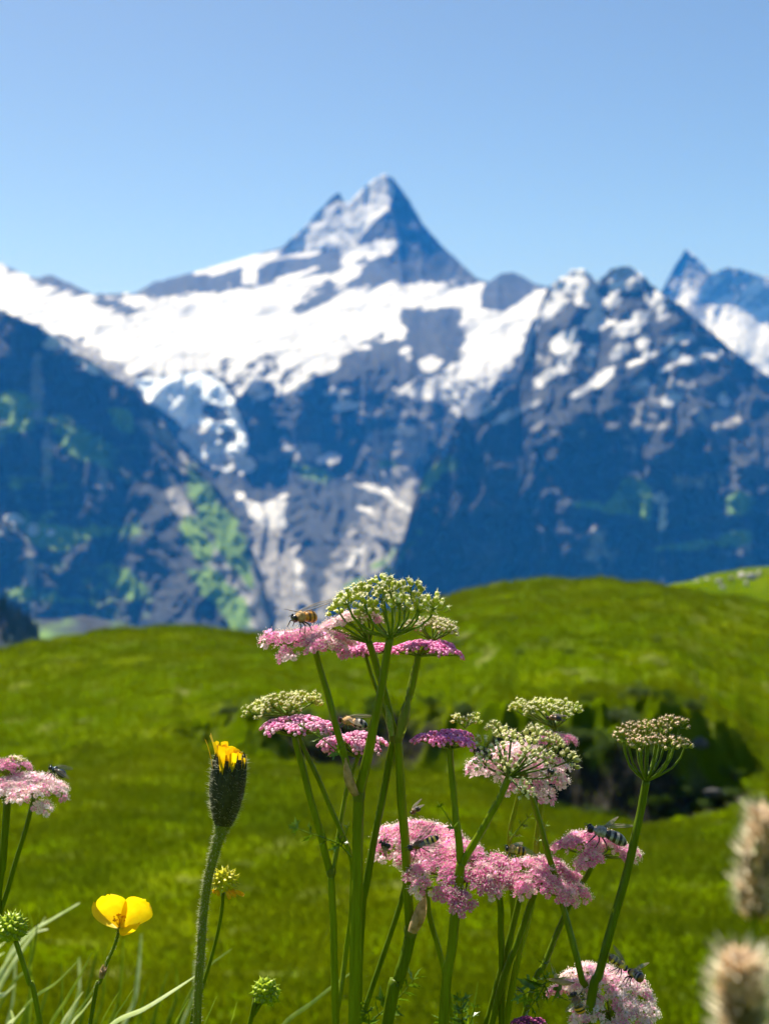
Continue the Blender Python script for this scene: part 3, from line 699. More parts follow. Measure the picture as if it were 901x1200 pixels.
for i, (px, py, s) in enumerate(((818, 683, 1.0), (828, 679, .7), (842, 681, .8), (856, 677, .6), (868, 674, .9), (880, 676, 1.2), (889, 672, .8), (846, 688, .6), (874, 684, .7))):
    t = (py - float(interp(np.array([px]), [(770, 690), (830, 673), (901, 664)])[0])) / 170
    boulder(BL[i % 2], at(px, py, 330 - 130 * max(t, 0.02) - 1), s * 1.1, i * 1.3, 'pale limestone boulder strewn near the top of the far right hill', 'pale boulders on the far right hill')
x, y = (289 - 450.5) / FPX * 96, 96; boulder(BT, at(287, 868, 95.5), 1.0, .6, 'tan brown boulder at the left end of the shaded gully')
for i, (px, py, dd, s) in enumerate(((812, 870, 83, .9), (640, 900, 83, .7), (690, 880, 84, .8), (835, 930, 80, .6))):
    boulder(BD[i % 2], at(px, py, dd), s, i * .9, 'dark grey rock in the shaded bank below the right hill', 'dark rocks in the ravine bank')

# ------------------------------------------------------------------ flowering umbels
D0 = 0.70
PX = D0 / FPX                       # metres per photo pixel at the flowers

def unit_frame(p, up, spin=0.0):
    q = Vector((0, 0, 1)).rotation_difference(Vector(up).normalized())
    return Matrix.Translation(p) @ (q @ Quaternion((0, 0, 1), spin)).to_matrix().to_4x4()

def spike(m, a, b, r, mat):
    a, b = Vector(a), Vector(b); t = (b - a).normalized(); u = t.orthogonal().normalized(); w = t.cross(u)
    m.add([a + u * r, a - u * r * .5 + w * r * .87, a - u * r * .5 - w * r * .87, b], [(0, 1, 3), (1, 2, 3), (2, 0, 3)], mat)

def octa(m, c, r, mat, st=1.0):
    c = Vector(c)
    m.add([c + Vector(d) * r for d in ((1, 0, 0), (0, 1, 0), (-1, 0, 0), (0, -1, 0), (0, 0, st), (0, 0, -st))],
          [(0, 1, 4), (1, 2, 4), (2, 3, 4), (3, 0, 4), (1, 0, 5), (2, 1, 5), (3, 2, 5), (0, 3, 5)], mat)

def floret_open(m, F, s, g, petals=5, stam=5):
    pm = g.choice((1, 1, 4, 5))
    for k in range(petals):
        a = 2 * math.pi * (k + g.uniform(-.12, .12)) / petals
        lift = g.uniform(-.05, .35); L = s * g.uniform(.85, 1.1); W = L * g.uniform(.36, .46)
        c, sn = math.cos(a), math.sin(a)
        def P(r, w_, z): return F @ Vector((c * r * L - sn * w_ * W, sn * r * L + c * w_ * W, z * L))
        m.add([P(.1, 0, .02), P(.58, -1, .10 + lift * .6), P(.6, 0, .02 + lift * .5), P(.58, 1, .10 + lift * .6), P(.98, -.62, .26 + lift), P(.84, 0, .12 + lift * .9), P(.98, .62, .26 + lift)],
              [(0, 1, 2), (0, 2, 3), (1, 4, 5, 2), (2, 5, 6, 3)], pm)
    for k in range(stam):
        a = 2 * math.pi * (k + .5 + g.uniform(-.2, .2)) / 5; e = g.uniform(.45, 1.25)
        tip = Vector((math.cos(a) * math.cos(e), math.sin(a) * math.cos(e), math.sin(e))) * s * g.uniform(.9, 1.5)
        spike(m, F @ Vector((0, 0, 0)), F @ tip, s * .05, 2); octa(m, F @ tip, s * .13, 2)
    octa(m, F @ Vector((0, 0, s * .06)), s * .2, 3, .8)

def floret_bud(m, F, s, g):
    m.lathe([(.1 * s, -.3 * s), (.5 * s, -.05 * s), (.58 * s, .22 * s), (.40 * s, .46 * s), (.10 * s, .46 * s)], 10, g.choice((1, 1, 4, 5)), F, 5, .2)
    if g.random() < .3: octa(m, F @ Vector((0, 0, .5 * s)), s * .12, 2)

def floret_fruit(m, F, s, g):
    m.lathe([(.08 * s, -.55 * s), (.30 * s, -.3 * s), (.36 * s, .0), (.26 * s, .28 * s)], 8, 3, F, 4, .10)
    m.lathe([(.30 * s, .26 * s), (.24 * s, .40 * s), (.06 * s, .46 * s)], 6, 2, F)
    for sg in (-1, 1):
        spike(m, F @ Vector((0, 0, .4 * s)), F @ Vector((sg * .34 * s, g.uniform(-.2, .2) * s, g.uniform(.75, 1.05) * s)), .055 * s, 2)
    for k in range(g.choice((0, 1, 2, 3))):
        a = g.uniform(0, 6.28); L = s * .62
        c, sn = math.cos(a), math.sin(a)
        def P(r, w_, z): return F @ Vector((c * r * L - sn * w_ * L * .4, sn * r * L + c * w_ * L * .4, z * L + .24 * s))
        m.add([P(.25, 0, .0), P(.7, -1, .1), P(1.05, 0, .2), P(.7, 1, .1)], [(0, 1, 2, 3)], 1)

TONES = {'petal_pink': ('petal_pale', 'petal_rose'), 'petal_rose': ('petal_pink', 'petal_deep'), 'petal_pale': ('petal_blush', 'petal_pink'), 'bud_magenta': ('bud_pink', 'bud_magenta'), 'bud_pink': ('bud_light', 'bud_magenta'), 'bud_purple': ('bud_purple', 'petal_deep')}
def umbellet_mesh(kind, seed):
    g = random.Random(seed); m = MB()
    spec = {'pink': ('open', 18, 'ray_pale', 'petal_pink', 'anther', 'ovary'), 'rose': ('open', 18, 'ray', 'petal_rose', 'anther', 'ovary'), 'pale': ('open', 18, 'ray_pale', 'petal_pale', 'anther', 'ovary'),
            'magenta': ('bud', 20, 'ray', 'bud_magenta', 'anther', 'ovary'), 'budpink': ('bud', 20, 'ray', 'bud_pink', 'anther', 'ovary'), 'purple': ('bud', 20, 'ray', 'bud_purple', 'anther', 'ovary'),
            'cream': ('fruit', 11, 'ray', 'petal_white', 'style', 'fruit_green'), 'creampink': ('fruit', 12, 'ray_pale', 'petal_pale', 'style', 'ovary'), 'white': ('fruit', 11, 'ray_pale', 'petal_white', 'style', 'ovary'), 'brown': ('fruit', 11, 'ray', 'petal_brown', 'petal_blush_green', 'fruit_brown')}[kind]
    typ, n = spec[0], spec[1]
    n += g.randint(-2, 2)
    for i in range(n):
        r = math.sqrt((i + .45) / n) * g.uniform(.93, 1.05); a = i * 2.39996 + g.uniform(-.2, .2)
        if typ == 'fruit': h = 1.05 - .85 * r * r + g.uniform(-.16, .16)
        elif typ == 'bud': h = .58 - .34 * r * r + g.uniform(-.08, .08)
        else: h = .66 - .55 * r * r + g.uniform(-.2, .2)
        p = Vector((r * math.cos(a), r * math.sin(a), h)); up = Vector((p.x * .75, p.y * .75, .8)) + Vector((g.uniform(-.2, .2), g.uniform(-.2, .2), 0))
        s = {'open': .35, 'bud': .34, 'fruit': .47}[typ] * g.uniform(.85, 1.15)
        F = unit_frame(p, up, g.uniform(0, 6.28))
        {'open': floret_open, 'bud': floret_bud, 'fruit': floret_fruit}[typ](m, F, s, g)
        base = p - up.normalized() * s * .2
        m.tube([(0, 0, 0), Vector((p.x * .45, p.y * .45, h * .35)), base], [.035, .028, .024], 4, 0, cap=False)
    for k in range(6):                                    # bractlets
        a = k * 1.05 + g.uniform(-.2, .2); u = Vector((math.cos(a), math.sin(a), 0))
        w_ = Vector((-u.y, u.x, 0)) * .05
        m.add([w_, -w_, u * .45 + Vector((0, 0, .08))], [(0, 1, 2)], 0)
    return m.mesh('umbellet', [M[spec[2]], M[spec[3]], M[spec[4]], M[spec[5]], M[TONES.get(spec[3], (spec[3],) * 2)[0]], M[TONES.get(spec[3], (spec[3],) * 2)[1]]], smooth=(typ == 'bud'))

UM = {k: [umbellet_mesh(k, hash_ * 31 + 7) for hash_ in range(5)] for k in ('pink', 'rose', 'pale', 'magenta', 'budpink', 'purple', 'cream', 'creampink', 'white', 'brown')}

def umbel(plant, hub, centre, rx, kind, n=16, droop=10, tilt=(0, 0), us=1.0, ry=0.9, ray_w=1.1, cup=False, mixk=None, seed=None, mixp=.35):
    """hub: (px, py, dz) top of the stalk; centre: (px, py) of the flower disc; rx, droop in photo pixels"""
    g = random.Random(seed if seed is not None else int(hub[0] * 7 + hub[1]))
    d = D0 + hub[2]; sc_ = d / FPX
    H = at(hub[0], hub[1], d); Cn = at(centre[0], centre[1], d)
    up = Vector((tilt[0], tilt[1], 1)).normalized()
    ex = Vector((1, 0, 0)) - up * up.x; ex.normalize(); ey = up.cross(ex)
    rays = MB(); items = []
    ur = rx / math.sqrt(n) * us * (.93 if not cup else 1)
    for i in range(n):
        r = (rx - ur * .55) * math.sqrt((i + .3) / (n - .5)) * g.uniform(.92, 1.06); a = i * 2.39996 + g.uniform(-.25, .25) + hub[0]
        q = r / rx
        h = -droop * q * q + g.uniform(-.06, .06) * rx
        if cup: h = droop * (.3 - .6 * q * q) + g.uniform(-.34, .16) * rx
        p = Cn + (ex * (r * math.cos(a)) + ey * (r * ry * math.sin(a)) + up * (h - ur * .45)) * sc_
        out = (p - Cn); out -= up * out.dot(up)
        nrm = (up + (out / max(rx * sc_, 1e-6)) * (0.75 if not cup else 0.45)).normalized()
        mid = H + (p - H) * .5 + ((ex * math.cos(a) + ey * math.sin(a)) * r * (.20 if cup else .10) - up * ((p - H).dot(up) / sc_) * (.12 if cup else 0)) * sc_
        q1 = H.lerp(mid, .5) * 1.0 + (mid - H.lerp(p, .5)) * .2
        rays.tube([H - up * sc_ * 1.5, q1, mid, mid.lerp(p, .55) + (mid - H.lerp(p, .5)) * .25, p], [ray_w * sc_ * 1.15, ray_w * sc_, ray_w * sc_ * .9, ray_w * sc_ * .85, ray_w * sc_ * .8], 6, 0, cap=False)
        items.append((p, nrm, ur * sc_ * g.uniform(.9, 1.12), g.uniform(0, 6.28), (mixk or kind) if (mixk and g.random() < mixp) else kind))
    o = rays.build('umbel', [M['ray']], plant, at_loc=H)
    for p, nrm, s, sp, kd in items:
        u = bpy.data.objects.new('umbellet', g.choice(UM[kd]))
        u.location = p - H; u.rotation_mode = 'QUATERNION'
        u.rotation_quaternion = Vector((0, 0, 1)).rotation_difference(nrm) @ Quaternion((0, 0, 1), sp)
        u.scale = (s, s, s * g.uniform(.85, 1.1)); link(u, o)
    return o

def smooth_path(pts, n=6):
    P = [Vector(p) for p in pts]; out = []
    for i in range(len(P) - 1):
        p0, p1, p2, p3 = P[max(i - 1, 0)], P[i], P[i + 1], P[min(i + 2, len(P) - 1)]
        for k in range(n):
            t = k / n
            out.append(.5 * ((2 * p1) + (p2 - p0) * t + (2 * p0 - 5 * p1 + 4 * p2 - p3) * t * t + (3 * p1 - p0 - 3 * p2 + p3) * t ** 3))
    out.append(P[-1]); return out

def to_ground(pts):
    """carry a stalk on from the last seen point down to the ground"""
    a, b = pts[-2], pts[-1]; t = (b - a).normalized(); t = (t + Vector((0, 0, -.6))).normalized()
    gz = mz(b.x, b.y) - .01
    m_ = b + t * (b.z - gz) * .5
    e = Vector((m_.x + t.x * .02, m_.y, gz))
    return pts + [m_, e]

def px_path(pts):
    return [at(p[0], p[1], D0 + (p[2] if len(p) > 2 else 0.0)) for p in pts]

def stalk(name, plant, pts, w0, w1, mat='stem', root=False, ridge=.07, n=6):
    """pts listed from the top down in photo pixels; w0, w1 = widths in pixels at top and bottom"""
    P = px_path(pts)
    if root: P = to_ground(P)
    S_ = smooth_path(P, n); k = len(S_); g = random.Random(int(pts[0][0] * 13 + pts[0][1]))
    ph = g.uniform(0, 6); S_ = [q + Vector((math.sin(ph + i * .9), math.cos(ph + i * .7), 0)) * PX * .35 * (0 < i < k - 1) for i, q in enumerate(S_)]
    rad = [PX * .5 * (w0 + (w1 - w0) * min(1, i / (k - 1) * (1.3 if root else 1))) * g.uniform(.96, 1.04) for i in range(k)]
    m = MB(); m.tube(S_, rad, 14, 0, ridge)
    return m.build(name, [M[mat]], plant)

def plant_root(name, label, cat, base_px, group=None):
    P = to_ground(px_path(base_px)); o = empty(name, P[-1]); return tag(o, label, cat, group)

def node_collar(plant, p, w):
    c = at(p[0], p[1], D0 + p[2]); m = MB(); r = w * PX * .5
    m.lathe([(r * .9, -2.2 * r * .5), (r * 1.12, -.4 * r), (r * 1.16, .4 * r), (r * .95, 1.1 * r)], 14, 0, Matrix.Translation(c))
    return m.build('node', [M['stem_grey']], plant)

def sheath(plant, a, b, w, bend=3, mat='sheath'):
    """papery leaf sheath wrapped half round the stalk, a = base, b = tip (photo pixels)"""
    A_, B_ = at(a[0], a[1], D0 + a[2] - .003), at(b[0], b[1], D0 + b[2] - .003); ax = (B_ - A_); L = ax.length; ax.normalize()
    sd = ax.cross(Vector((0, 1, 0))).normalized(); fr = Vector((0, -1, 0))
    vs = []; nu, nv = 9, 10
    for j in range(nv):
        t = j / (nv - 1); ww = w * PX * .5 * (1.0 + .55 * math.sin(math.pi * min(t * 1.1, 1)) - .75 * t ** 2)
        for i in range(nu):
            an = -2.0 + 4.0 * i / (nu - 1)
            vs.append(A_ + ax * L * t + sd * (math.sin(an) * ww + bend * PX * math.sin(math.pi * t)) + fr * (math.cos(an) * ww))
    fs = [(j * nu + i, j * nu + i + 1, (j + 1) * nu + i + 1, (j + 1) * nu + i) for j in range(nv - 1) for i in range(nu - 1)]
    m = MB(); m.add(vs, fs); return m.build('sheath', [M[mat]], plant)

# finely cut leaf: rachis with leaflets as pieces
def leaflet_mesh(seed):
    g = random.Random(seed); m = MB(); k = 6; pts = []
    for i in range(k):
        t = i / (k - 1); w_ = .17 * math.sin(math.pi * min(1, t * .85 + .12)) * (1.35 if i % 2 else .75) * (1 - .55 * t)
        pts += [(t, w_, .05 * math.sin(3 * t) + w_ * .4), (t, 0, .05 * math.sin(3 * t)), (t, -w_, .05 * math.sin(3 * t) + w_ * .4)]
    fs = []
    for i in range(k - 1):
        a = i * 3; fs += [(a, a + 1, a + 4, a + 3), (a + 1, a + 2, a + 5, a + 4)]
    m.add(pts, fs); 
    for sg in (-1, 1):                                     # side lobes
        m.add([(.25, 0, 0), (.5, sg * .36, .06), (.62, sg * .34, .05), (.45, 0, .01)], [(0, 1, 2, 3)])
    return m.mesh('leaflet', [M['leaf']])
LFM = [leaflet_mesh(s) for s in range(3)]
def leaf(plant, pts, size, pairs=5, seed=1, w=2.0):
    """pts: rachis from base to tip in photo pixels; size: leaflet length in pixels"""
    g = random.Random(seed); S_ = smooth_path(px_path(pts), 5); m = MB()
    m.tube(S_, [PX * w * .5 * (1 - .6 * i / len(S_)) for i in range(len(S_))], 6)
    o = m.build('leaf', [M['ray']], plant, at_loc=S_[0])
    for k in range(pairs):
        f = .25 + .72 * k / max(pairs - 1, 1); i = min(int(f * (len(S_) - 1)), len(S_) - 2); p = S_[i]; t = (S_[i + 1] - S_[i]).normalized()
        for sg in (-1, 1):
            s = size * PX * (1.5 - .6 * f) * g.uniform(.75, 1.2)
            side = t.cross(Vector((g.uniform(-.3, .3), -1, g.uniform(-.3, .5)))).normalized() * sg
            d = (t * g.uniform(.5, .9) + side + Vector((0, g.uniform(-.5, .5), 0))).normalized()
            q = Vector((1, 0, 0)).rotation_difference(d) @ Quaternion((1, 0, 0), g.uniform(-1, 1))
            u = bpy.data.objects.new('leaflet', g.choice(LFM)); u.location = p - S_[0]; u.rotation_mode = 'QUATERNION'; u.rotation_quaternion = q; u.scale = (s, s, s); link(u, o)
    u = bpy.data.objects.new('leaflet', LFM[0]); u.location = S_[-1] - S_[0]; u.rotation_mode = 'QUATERNION'
    u.rotation_quaternion = Vector((1, 0, 0)).rotation_difference((S_[-1] - S_[-2]).normalized()); s = size * PX * .8; u.scale = (s, s, s); link(u, o)
    return o

UG = 'pink umbel plants in the foreground clump'
def umbel_plant(label, base): return plant_root('umbel_plant', label, 'wildflower', base, UG)

# 1 front stalk: tall seeding umbel + pink umbel with the bee
b = [(417, 1100, -.006), (415, 1200, -.006)]
p = umbel_plant('front stalk forking at a papery sheath into the tallest seeding umbel and a pink one', b)
stalk('stem', p, [(420, 930, -.006), (419, 1000, -.006)] + b, 12.5, 14, root=True); node_collar(p, (420.5, 932, -.006), 13)
stalk('branch', p, [(457, 746, -.012), (446, 810, -.012), (434, 870, -.010), (421, 930, -.006)], 8.5, 12)
stalk('branch', p, [(368, 758, -.008), (380, 800, -.008), (397, 862, -.008), (411, 915, -.007), (418, 932, -.006)], 6.5, 9)
sheath(p, (417, 932, -.008), (405, 888, -.010), 8); leaf(p, [(405, 892, -.012), (390, 876, -.014), (372, 862, -.014), (356, 852, -.012)], 13, 3, 4)
umbel(p, (457, 746, -.012), (448, 697), 66, 'cream', 20, 22, (-.10, .02), 1.04, .8, 1.5, cup=True)
umbel(p, (368, 758, -.008), (361, 741), 56, 'pink', 18, 18, (.02, -.14), 1.1, .8)
# 2 pair of magenta umbels at the top right
b = [(466, 1150, .004), (453, 1200, .004)]
p = umbel_plant('thick leaning stalk with a tan sheath low down, topped by a flat magenta umbel', b)
stalk('stem', p, [(482, 1092, .004), (472, 1130, .004)] + b, 13.5, 15, 'stem_dark', root=True); node_collar(p, (481, 1091, .004), 14)
stalk('stem', p, [(466, 866, .004), (470, 930, .004), (476, 1010, .004), (480, 1090, .004)], 9.5, 11); node_collar(p, (466, 864, .004), 11)
stalk('branch', p, [(490, 766, .002), (484, 800, .002), (472, 838, .002), (466, 864, .004)], 7, 9); stalk('branch', p, [(507, 748, .012), (488, 775, .010), (478, 815, .006), (468, 862, .006)], 4.5, 6)
sheath(p, (468, 864, .001), (480, 815, .001), 9, 0, 'stem_grey'); sheath(p, (483, 1092, .002), (498, 1046, .003), 11, -2)
leaf(p, [(474, 830, .001), (480, 822, -.001), (485, 816, -.002)], 5, 1, 3)
umbel(p, (490, 768, .002), (500, 753), 41, 'magenta', 15, 9, (.06, -.06), 1.12, .8)
umbel(p, (507, 750, .014), (508, 729), 34, 'creampink', 13, 6, (0, 0), 1.05, .8)
# 3 stalk with pink umbel behind the seeding one and magenta one low
b = [(423, 1080, .012), (419, 1200, .014)]
p = umbel_plant('dark stalk behind the front one, its pale pink umbel tucked behind the tallest seeding umbel', b)
stalk('stem', p, [(461, 866, .006), (447, 940, .008), (430, 1030, .010)] + b, 8, 10, 'stem_dark', root=True); node_collar(p, (461, 864, .006), 10)
stalk('branch', p, [(432, 752, -.002), (444, 790, 0), (455, 830, .003), (463, 864, .006)], 8, 8); stalk('branch', p, [(428, 768, .010), (440, 805, .010), (452, 840, .008), (459, 864, .006)], 4, 5)
sheath(p, (459, 862, .003), (453, 826, .004), 6, 0, 'ray_pale')
umbel(p, (432, 752, -.002), (408, 722), 36, 'pale', 12, 8, (-.25, -.05), 1.1, .8, 1.4, mixk='creampink')
umbel(p, (428, 768, .012), (428, 757), 36, 'magenta', 13, 5, (0, 0), 1.1, .8)
# 4 left: pink and cream heads
b = [(391, 1100, .002), (393, 1200, .002)]
p = umbel_plant('left stalk with a finely cut leaf, its flat pink umbel under a cream one', b)
stalk('stem', p, [(388, 1022, .002)] + b, 8, 9.5, root=True); node_collar(p, (388, 1022, .002), 10)
stalk('branch', p, [(345, 862, 0), (356, 905, 0), (372, 965, 0), (387, 1022, .002)], 7.5, 8.5); stalk('branch', p, [(420, 884, .012), (404, 935, .010), (396, 985, .006), (390, 1020, .002)], 5, 6)
stalk('branch', p, [(336, 835, .012), (350, 862, .008), (378, 925, .004), (402, 980, .004), (412, 1010, .008), (412, 1060, .012), (405, 1120, .014), (394, 1190, .004)], 5, 6.5)
leaf(p, [(412, 1005, .000), (398, 990, -.004), (380, 982, -.006), (362, 976, -.006), (347, 970, -.004)], 15, 4, 8); leaf(p, [(400, 992, -.004), (404, 980, -.008), (408, 968, -.008)], 9, 2, 9)
umbel(p, (345, 862, 0), (348, 843), 45, 'budpink', 17, 11, (.02, -.06), 1.1, .8)
umbel(p, (420, 886, .012), (415, 862), 42, 'budpink', 14, 13, (.05, -.03), 1.1, .8)
umbel(p, (338, 838, .012), (332, 821), 47, 'cream', 16, 6, (-.12, 0), 1.0, .8)
# 5 centre front: fork with magenta umbel and the big pale dome
b = [(529, 1110, -.014), (519, 1200, -.014)]
p = umbel_plant('front stalk forking in a Y under a small magenta umbel and big cream dome', b)
stalk('stem', p, [(540, 1010, -.014), (536, 1050, -.014)] + b, 10.5, 12, root=True)
stalk('branch', p, [(527, 876, -.010), (531, 930, -.012), (536, 975, -.014), (540, 1012, -.014)], 6.5, 9); stalk('branch', p, [(597, 909, -.018), (580, 945, -.018), (560, 980, -.016), (540, 1014, -.014)], 7.5, 9)
leaf(p, [(535, 975, -.016), (526, 960, -.018), (515, 943, -.018)], 8, 2, 5)
umbel(p, (527, 877, -.010), (520, 859), 41, 'magenta', 15, 10, (-.04, -.06), 1.1, .8)
umbel(p, (597, 909, -.018), (612, 872), 66, 'white', 17, 22, (.08, -.55), .88, .9, 1.5, mixk='creampink', mixp=.5)
umbel(p, (545, 852, .004), (548, 842), 17, 'cream', 3, 2, (0, 0), 1.0, .8)
# 6 pale bloom behind the dome
b = [(655, 1045, .004), (680, 1142, -.004), (692, 1200, .004)]
p = umbel_plant('slender slanting stalk with the fluffy pale pink umbel drooping behind the cream dome', b)
stalk('stem', p, [(617, 912, .004), (628, 950, .004), (642, 1000, .004)] + b, 6, 8, root=True)
umbel(p, (617, 914, .004), (612, 882), 64, 'pale', 22, 30, (0, -.20), 1.1, .85); 
umbel(p, (640, 905, .014), (657, 862), 24, 'rose', 8, 8, (.2, 0), 1.1, .8)
# 7 cream umbel top right of the group
b = [(622, 1060, .026), (592, 1200, .026)]
p = umbel_plant('pale green stalk at the back with the flat cream umbel topmost in the right group', b)
stalk('stem', p, [(650, 850, .020), (640, 900, .022), (630, 975, .024)] + b, 8, 9, root=True); stalk('branch', p, [(612, 912, .020), (603, 950, .022), (596, 990, .024), (600, 1080, .026), (585, 1190, .026)], 6, 7)
leaf(p, [(597, 985, .02), (608, 970, .018), (620, 957, .016)], 9, 3, 6); leaf(p, [(628, 990, .02), (634, 978, .018), (640, 966, .016)], 9, 2, 7)
umbel(p, (650, 852, .020), (640, 826), 45, 'cream', 17, 5, (0, 0), .95, .8, 1.2)
# 8 big back bloom, left
b = [(505, 1080, .03), (531, 1200, .03)]
p = umbel_plant('slender back stalk with the wide pink umbel left in the low cluster', b)
stalk('stem', p, [(494, 1010, .03), (500, 1050, .03)] + b, 5.5, 7, 'stem', root=True); stalk('branch', p, [(480, 1010, .03), (470, 1055, .032), (430, 1175, .032), (420, 1200, .032)], 6, 7, 'stem_dark')
umbel(p, (492, 1005, .03), (491, 972), 62, 'pink', 22, 26, (-.02, -.22), 1.12, .9)
# 9 front bloom
b = [(587, 1100, .014), (588, 1200, .014)]
p = umbel_plant('straight dark stalk under the broad rose pink umbel with the striped hoverfly', b)
stalk('stem', p, [(566, 1020, .006), (584, 1050, .012)] + b, 7, 8, 'stem_dark', root=True)
umbel(p, (548, 1030, .0), (540, 1002), 70, 'rose', 26, 34, (.04, -.30), 1.1, .9, mixk='pink')
# 10 right bloom with two close stalks
b = [(606, 1105, .010), (576, 1200, .012)]
p = umbel_plant('leaning stalk under the long pink umbel at the right of the low cluster', b)
stalk('stem', p, [(628, 1040, .006), (618, 1070, .008)] + b, 7, 8.5, 'stem_dark', root=True); stalk('branch', p, [(612, 1040, .016), (594, 1110, .018), (570, 1200, .018)], 7, 8, 'stem_dark')
umbel(p, (628, 1042, .006), (634, 1017), 59, 'pink', 22, 22, (.14, -.20), 1.1, .85, mixk='rose')
# 11 bloom with the grey hoverfly
b = [(668, 1058, .012), (640, 1125, .012), (612, 1200, .012)]
p = umbel_plant('bent dark stalk with a small pink umbel apart on the right under a grey hoverfly', b)
stalk('stem', p, [(697, 1005, .006), (688, 1025, .008)] + b, 5.5, 8, 'stem_dark', root=True)
umbel(p, (697, 1004, .006), (698, 980), 52, 'pink', 18, 23, (.05, -.08), 1.05, .8)
# 12 brown seeding umbel
b = [(703, 1135, -.012), (688, 1200, -.012)]
p = umbel_plant('tall bare stalk with the brownish seeding umbel, its curved rays like a basket', b)
stalk('stem', p, [(757, 915, -.006), (749, 955, -.007), (735, 1018, -.009)] + b, 8.5, 11, 'stem_dark', root=True)
umbel(p, (757, 914, -.006), (763, 856), 47, 'brown', 18, 10, (.02, 0), 1.06, .85, 1.6, cup=True)
# 13 lowest bloom
b = [(707, 1206, .0), (704, 1220, .0)]
p = umbel_plant('lowest umbel at the bottom edge, big and pale pink with three insects', b)
stalk('stem', p, [(716, 1192, .0)] + b, 8, 10, 'stem_dark', root=True)
umbel(p, (716, 1196, .0), (718, 1149), 69, 'pale', 30, 46, (.20, -.40), 1.1, .95, mixk='pink')
leaf(p, [(672, 1152, -.006), (645, 1150, -.010), (628, 1158, -.010), (612, 1166, -.008)], 22, 4, 12); leaf(p, [(640, 1150, -.008), (632, 1165, -.012), (620, 1182, -.012)], 15, 4, 13)
leaf(p, [(640, 1150, -.008), (636, 1140, -.012), (637, 1128, -.012)], 13, 2, 14)
sheath(p, (668, 1153, -.010), (640, 1147, -.011), 5, 0)
# 14 purple bud
b = [(617, 1215, .0), (616, 1230, .0)]
p = umbel_plant('dark purple umbel still in tight bud just showing at the bottom edge', b)
stalk('stem', p, [(618, 1204, .0)] + b, 5, 6, root=True); umbel(p, (618, 1206, 0), (619, 1196), 22, 'purple', 9, 5, (0, -.05), 1.1, .8)
# 15 left edge
b = [(4, 1010, .05), (-4, 1080, .05)]
p = plant_root('umbel_plant', 'pale pink umbel with a blue black fly at the left edge, on dark stalks', 'wildflower', b, UG)
stalk('stem', p, [(9, 938, .05)] + b, 9, 10, 'stem_dark', root=True); stalk('branch', p, [(42, 930, .052), (28, 980, .052), (10, 1040, .052), (-4, 1085, .05)], 5, 7, 'stem_dark')
umbel(p, (40, 932, .052), (40, 912), 46, 'pale', 18, 20, (.12, -.12), 1.12, .85); umbel(p, (9, 938, .05), (2, 918), 30, 'pale', 10, 10, (-.1, -.1), 1.1, .8); umbel(p, (12, 910, .06), (14, 892), 24, 'creampink', 9, 6, (0, 0), 1.1, .8, mixk='rose')
# leaves low between the stalks
p = plant_root('leafy_shoot', 'finely cut fresh green leaves low behind the thick leaning stalk', 'leaf', [(445, 1210, .01), (446, 1240, .01)])
stalk('stem', p, [(436, 1198, .012), (440, 1215, .012), (446, 1240, .01)], 3, 4, root=True)
leaf(p, [(436, 1196, .012), (452, 1182, .010), (472, 1164, .010), (486, 1146, .010)], 20, 6, 21); leaf(p, [(432, 1204, .012), (432, 1190, .008), (428, 1174, .008)], 12, 3, 22)
p = plant_root('leafy_shoot', 'frosty grey green cut leaves at the bottom right of the front fork', 'leaf', [(545, 1225, .02), (546, 1250, .02)])
stalk('stem', p, [(542, 1206, .02), (544, 1225, .02), (546, 1250, .02)], 3, 4, root=True)
leaf(p, [(542, 1210, .02), (541, 1192, .018), (540, 1170, .018)], 16, 5, 31); leaf(p, [(542, 1212, .02), (530, 1200, .018), (514, 1192, .018)], 13, 4, 32); leaf(p, [(544, 1208, .02), (552, 1196, .018), (556, 1178, .018)], 11, 3, 33)

